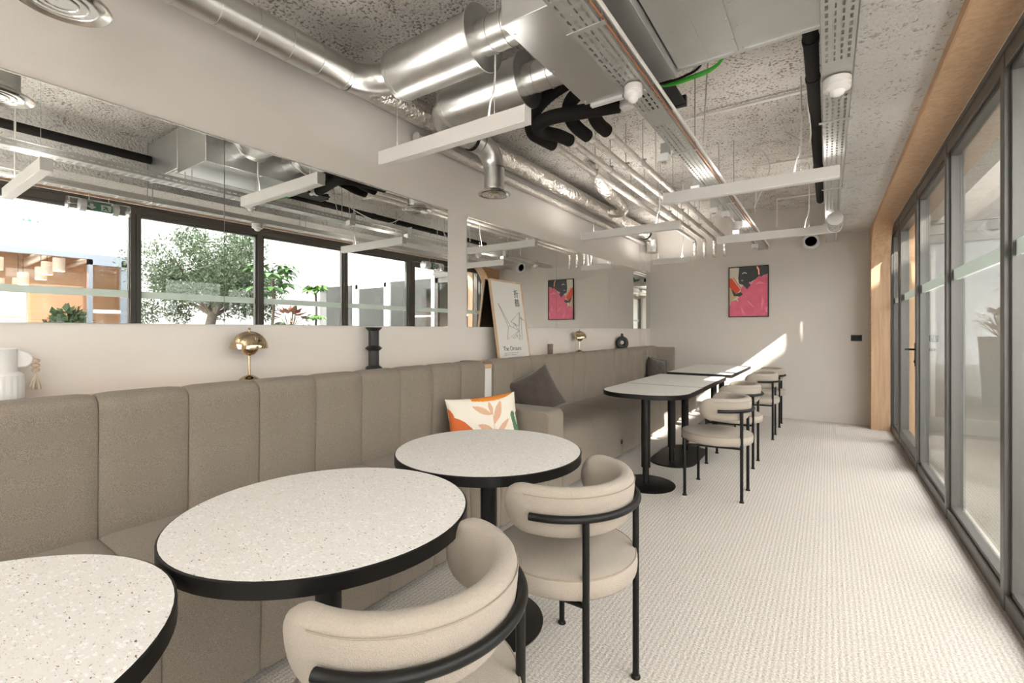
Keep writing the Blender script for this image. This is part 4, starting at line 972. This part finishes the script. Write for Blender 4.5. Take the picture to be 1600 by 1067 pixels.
# end facade
fc = empty('wall_courtyard_end', (0, YC, 0), kind='structure')
rel(MB().box(XG+.15, XC, YC+.02, YC+.3, 2.5, 6.6), fc).build('panel_backing', M['panel_grey'], fc)
xsj = [XG+.15, .85, 2.05, 3.52, 4.78, XC]
M['panel_shaded'] = mat('shaded_facade_panel', (.10, .09, .08), .5)  # same grey panel darkened in colour, as that bay lies in shade
for a, b in zip(xsj[:-1], xsj[1:]):
    if b-a < .1: continue
    for z0, z1 in ((2.52, 3.72), (3.73, 5.1), (5.11, 6.6)):
        rel(MB().box(a+.006, b-.006, YC-.005, YC+.02, z0+.004, z1), fc).build('facade_panel', M['panel_grey'] if a > 1.5 else M['panel_shaded'], fc)
fw = empty('window_2', (0, YC, 0), kind='structure')
for xa, xb, mm_ in ((XG+.15, 2.05, 'anthracite'), (2.05, XC, 'pvc')):  # first bay's frames coloured dark too, so that bay reads as shaded
    mb = MB().box(xa, xb, YC-.02, YC+.05, 2.40, 2.51).box(xa, xb, YC-.02, YC+.05, -.02, .10)
    rel(mb, fw).build('frame_rail', M[mm_], fw)
for x in (.85, 2.05, 3.52, 4.78, XC-.05):
    rel(MB().box(x-.045, x+.045, YC-.025, YC+.05, 0, 2.45), fw).build('mullion', M['pvc' if x > 2 else 'anthracite'], fw)
for a, b in ((.90, 2.0), (3.57, 4.73)):
    rel(MB().box(a, a+.09, YC-.01, YC+.04, .1, 2.4).box(b-.09, b, YC-.01, YC+.04, .1, 2.4).box(a, b, YC-.01, YC+.04, 2.29, 2.4).box(a, b, YC-.01, YC+.04, .1, .22), fw).build('casement', M['pvc' if a > 2 else 'anthracite'], fw)
for a, b in ((.90, 2.0), (2.10, 3.47), (3.57, 4.73), (4.83, XC-.1)):
    rel(MB().box(a, b, YC+.015, YC+.021, .1, 2.4), fw).build('glass_pane', M['glass'], fw)
rm = empty('room_beyond', (0, YC, 0), kind='structure')
rel(MB().box(XG+.15, XC+.2, YC+3.2, YC+3.3, -.1, 3).box(XG+.15, XG+.2, YC+.1, YC+3.2, -.1, 3).box(XC+.1, XC+.2, YC+.3, YC+3.2, -.1, 3).box(XG+.15, XC+.2, YC+.3, YC+3.2, 2.7, 2.8).box(XG+.15, XC+.2, YC+.05, YC+3.2, -.1, 0), rm).build('room_shell', M['dark_room'], rm)
for k in range(4):
    t = MB().box(-.35, .35, -.03, .03, -.02, .02).build('shelf_light', M['lamp_glow']); t.location = (2.6+.9*k, YC+2.9, 1.35+.35*(k % 2)); tag(t, 'small warm strip light in the room behind the grey facade, '+['nearest the windows', 'second from the windows', 'third from the windows', 'fourth from the windows'][k], 'light', 'warm strip lights in the room across the courtyard')
t = empty('louvre_vent', (5.62, YC-.006, 3.22), label='small white louvred vent high on the grey courtyard facade', cat='air vent')
MB().box(-.11, .11, -.02, 0, -.14, .14).build('vent_frame', M['pvc'], t)
for k in range(7): MB().box(-.09, .09, -.026, -.018, -.12+.037*k, -.105+.037*k).build('slat', M['panel_grey'], t)
t = empty('louvre_vent', (1.20, YC-.006, 3.15), label='white louvred vent on the grey facade seen through the window glass', cat='air vent')
MB().box(-.14, .14, -.02, 0, -.20, .20).build('vent_frame', M['pvc'], t)
for k in range(9): MB().box(-.12, .12, -.026, -.018, -.18+.041*k, -.165+.041*k).build('slat', M['panel_grey'], t)

# cafe across the courtyard
cf = empty('room_cafe', (XC, 0, 0), kind='structure')
rel(MB().box(XC+5.3, XC+5.4, -4, 5, -.1, 3.3), cf).build('cafe_back_wall', M['cafe_wall'], cf)
rel(MB().box(XC+.3, XC+5.4, 4.6, 4.7, -.1, 3.3).box(XC+.3, XC+5.4, -4.1, -4, -.1, 3.3), cf).build('cafe_side_wall', M['cafe_wall'], cf)
rel(MB().box(XC+.3, XC+5.4, -4, 4.7, -.1, 0), cf).build('cafe_floor', M['cafe_floor'], cf)
rel(MB().box(XC+.3, XC+5.4, -4, 4.7, 3.2, 3.3), cf).build('cafe_ceiling', M['cafe_ceiling'], cf)
ld = bpy.data.lights.new('cafe_fill', 'AREA'); ld.shape = 'RECTANGLE'; ld.size = 3; ld.size_y = 5; ld.energy = 48; ld.color = (1, .86, .72)  # unseen area light added to give the cafe its warm brightness
lo = bpy.data.objects.new('cafe_fill', ld); COL.objects.link(lo); lo.location = (XC+2.6, 1.6, 3.15)
for k in range(5):
    t = MB().tube([(XC+.6, .2+.8*k, 2.95), (XC+5.2, .35+.8*k, 2.95)], .07+.03*(k % 2), 14).build('cafe_duct', M['foil'], smooth=True); tag(t, 'foil duct under the warm ceiling across the courtyard, '+['first', 'second', 'third', 'fourth', 'fifth'][k]+' counted towards the olive tree', 'duct', 'ducts under the ceiling across the courtyard')
for k, (x, y, z) in enumerate(((7.2, 2.49, 2.53), (7.8, 2.44, 2.50), (8.4, 2.46, 2.44), (9.0, 2.30, 2.36), (9.6, 2.32, 2.28), (10.2, 2.12, 2.30), (8.8, 1.9, 2.62), (9.4, 1.75, 2.6))):
    t = empty('pendant_lamp', (x, y, z), label='white cylindrical pendant across the courtyard, '+['nearest the courtyard door', 'second from the door', 'third from the door', 'fourth from the door', 'fifth from the door', 'sixth and last of the long row', 'upper one of the pair set back', 'far one of the pair set back'][k], cat='lamp', group='pendant lamps across the courtyard')
    sh_ = MB().lathe([(.085, -.13), (.09, -.125), (.09, .12), (.08, .125)], n=20).build('shade', M['pendant'], t, smooth=True, angle=35)
    MB().lathe([(.08, -.131), (.001, -.131)], n=16).build('glow_disc', M['lamp_glow'], sh_)
    MB().tube([(0, 0, .12), (0, 0, 3.19-z)], .004, 6).build('cord', M['black_matt'], t)
t = empty('screen_panel', (XC+3.4, 2.98, 0), label='peach-coloured partition with greeting lettering across the courtyard', cat='screen')
MB().box(0, .06, -.42, .42, 0, 2.28).build('panel', M['screen'], t)
MB().box(-.01, .07, -.46, -.42, 0, 2.32).box(-.01, .07, .42, .46, 0, 2.32).box(-.01, .07, -.42, .42, 2.28, 2.32).build('panel_frame', M['cafe_wall'], t)
text('A bientôt', .16, M['art_red'], t, (-.004, .36, 1.42), (PI/2, 0, -PI/2))
t = empty('far_window', (XC+5.25, 2.62, 0), label='bright far window at the back of the room across the courtyard', cat='window')
MB().box(0, .04, -.9, .15, .4, 2.25).build('daylit_pane', emit('daylight_pane', (.9, .97, .95), .9), t)
MB().box(-.03, .0, -.9, .15, 1.55, 1.62).box(-.03, 0, -.45, -.41, .4, 2.25).box(-.03, 0, -.95, -.9, .3, 2.3).box(-.03, 0, .15, .2, .3, 2.3).build('window_bars', M['pvc'], t)

# ================================================================== PLANTS
def leaf_cloud(n, centres, size, aspect=.22, squash=1.0):
    mb = MB()
    for _ in range(n):
        c, r = random.choice(centres)
        while True:
            d = Vector((random.uniform(-1, 1), random.uniform(-1, 1), random.uniform(-1, 1)))
            if .25 < d.length < 1: break
        p = Vector(c)+d*r*(.75+.35*random.random())
        a = (d+Vector((random.uniform(-1, 1), random.uniform(-1, 1), random.uniform(-.6, 1)))*.9).normalized()
        b = a.cross(Vector((random.uniform(-1, 1), random.uniform(-1, 1), random.uniform(-1, 1)))).normalized()
        s_ = size*random.uniform(.7, 1.3)
        mb.add([p, p+a*s_*.45+b*s_*aspect, p+a*s_, p+a*s_*.45-b*s_*aspect], [(0, 1, 2, 3)])
    return mb
t = empty('olive_tree', (3.95, 3.85, -.02), -.15, label='olive tree with twisted trunk in the courtyard, seen in the near mirror', cat='tree')
MB().lathe([(.30, 0), (.36, .55), (.38, .60), (.34, .60), (.33, .56)], n=36).build('planter', M['pot'], t, smooth=True, angle=35)
MB().lathe([(.33, .55), (.001, .57)], n=24).build('soil', M['soil'], t)
MB().tube(soft([(0, 0, .52), (.03, -.03, .85), (-.02, -.08, 1.15), (.02, .0, 1.38), (.05, .06, 1.52)], 5), [.10, .10, .098, .095, .092, .09, .088, .086, .084, .082, .08, .078, .077, .076, .075, .074, .07, .066, .06, .055, .05], 14).build('trunk', M['bark'], t, smooth=True)
mb = MB(); cen = []
for k in range(13):
    a = 2*PI*k/13*1.0+random.uniform(-.2, .2); el_ = random.uniform(.15, 1.2); L = random.uniform(.75, 1.15)
    e = Vector((math.cos(a)*math.cos(el_)*L, math.sin(a)*math.cos(el_)*L*1.1, 1.48+math.sin(el_)*L*.95))
    m_ = Vector((.02, .02, 1.40))*.5+e*.5+Vector((random.uniform(-.1, .1), random.uniform(-.1, .1), .04))
    P_ = soft([(.02, .01, 1.34), m_, e], 4); mb.tube(P_, [.035-.003*i for i in range(len(P_))], 7)
    cen += [(e, .36), (m_.lerp(e, .4), .34)]
for k in range(30):
    a = random.uniform(0, 2*PI); r_ = random.uniform(.2, 1.2); z = random.uniform(1.62, 2.55); cen.append(((math.cos(a)*r_*(1.0 if z < 2.2 else .6), math.sin(a)*r_*(1.05 if z < 2.2 else .65), z), .24))
for k in range(6):
    a = random.uniform(0, 2*PI); cen.append(((math.cos(a)*.85, math.sin(a)*.95, 1.42+random.uniform(-.12, .1)), .2))
mb.build('branches', M['bark'], t, smooth=True)
t.scale = (1.02, 1.02, 1.14); cen = [(Vector(c_), r_) for c_, r_ in cen if not (Vector(c_).z < 1.55 and math.hypot(c_[0], c_[1]) < .55)]
tag(leaf_cloud(34000, cen, .056, .17).build('foliage', M['olive'], t), kind='stuff')

def palmate(mb, p, d, size, n=7, droop=.35):
    d = d.normalized(); side = d.cross(Vector((0, 0, 1))).normalized()
    for k in range(n):
        a = (k/(n-1)-.5)*PI*1.35; dirn = (d*math.cos(a)+side*math.sin(a)).normalized()
        L = size*(1-.25*abs(a)/2.1); w = L*.16; wv = dirn.cross(Vector((0, 0, 1))).normalized()
        q = []
        for s_, ww, dr_ in ((.06, .1, 0), (.35, .9, .02), (.65, 1.0, -.08), (1.0, .04, -droop)):
            c_ = Vector(p)+dirn*L*s_+Vector((0, 0, dr_*L)); q.append((c_+wv*w*ww, c_-wv*w*ww))
        v = [x for pr_ in q for x in pr_]; mb.add(v, [(0, 1, 3, 2), (2, 3, 5, 4), (4, 5, 7, 6)])
def foliage_plant(name, loc, h, crowns, size, m_, label, trunk_r=.025):
    t = empty(name, loc, label=label, cat='plant')
    MB().lathe([(.17, 0), (.21, .36), (.22, .40), (.19, .40), (.18, .36)], n=28).build('pot', M['pot'], t, smooth=True, angle=35)
    MB().lathe([(.185, .35), (.001, .36)], n=20).build('soil', M['soil'], t)
    MB().tube(soft([(0, 0, .35), (.02, -.01, h*.5), (-.01, .015, h*.8), (0, 0, h)], 5), trunk_r, 10).build('trunk', M['bark'], t, smooth=True)
    st_ = MB()
    for (cz, n_, rad) in crowns:
        for k in range(n_):
            a = 2*PI*k/n_*2.4+random.uniform(-.3, .3); el_ = random.uniform(.1, 1.2); d = Vector((math.cos(a)*math.cos(el_), math.sin(a)*math.cos(el_), math.sin(el_)))
            p = Vector((0, 0, cz))+d*rad; st_.tube([(0, 0, cz-.03), p], .005, 5)
            mb = MB(); palmate(mb, p, Vector((d.x, d.y, .1)), size, 7); mb.build('leaf', m_, t)
    st_.build('stems', M['leaf'], t)
    return t
foliage_plant('umbrella_plant', (2.75, 4.26, -.02), 2.18, ((2.16, 12, .28), (1.88, 8, .30)), .30, M['leaf'], 'umbrella plant with large green leaves beside the olive tree in the mirror')
foliage_plant('money_tree', (3.3, 5.42, -.02), 2.02, ((2.0, 14, .18), (1.50, 5, .08)), .22, M['leaf2'], 'slim money tree with bright green crown near the grey facade in the mirror', .022)
t = empty('begonia_plant', (2.3, 4.32, -.02), label='copper-pink leafed pot plant low between the two green courtyard plants', cat='plant')
MB().lathe([(.20, 0), (.26, 1.12), (.27, 1.17), (.22, 1.17), (.21, 1.1)], n=28).build('pot', M['pot'], t, smooth=True, angle=35)
for k in range(46):
    a = random.uniform(0, 2*PI); el_ = random.uniform(.0, 1.5); d = Vector((math.cos(a)*math.cos(el_), math.sin(a)*math.cos(el_), math.sin(el_)*1.05)); p = Vector((0, 0, 1.34))+d*.22
    mb = MB(); wv = d.cross(Vector((.1, .2, 1))).normalized(); out = (d+Vector((0, 0, -.6))).normalized(); s_ = .15
    mb.add([p, p+out*s_*.35+wv*s_*.34, p+out*s_, p+out*s_*.35-wv*s_*.34], [(0, 1, 2, 3)]); mb.tube([(0, 0, 1.15), p], .004, 4, mi=1)
    mb.build('leaf', [M['redleaf'] if k % 3 else M['darkleaf'], M['bark']], t)
t = empty('cafe_plant', (XC+1.1, 2.62, 0), label='dark leafy plant standing just inside the room across the courtyard', cat='plant')
MB().lathe([(.16, 0), (.2, .5), (.18, .5)], n=24).build('pot', M['pot'], t, smooth=True)
MB().tube([(0, 0, .45), (0, 0, 1.35)], .02, 8).build('trunk', M['bark'], t)
tag(leaf_cloud(420, [((0, 0, 1.30), .33), ((.05, -.15, 1.15), .25), ((0, .1, 1.45), .22)], .16, .3).build('foliage', M['darkleaf'], t), kind='stuff')
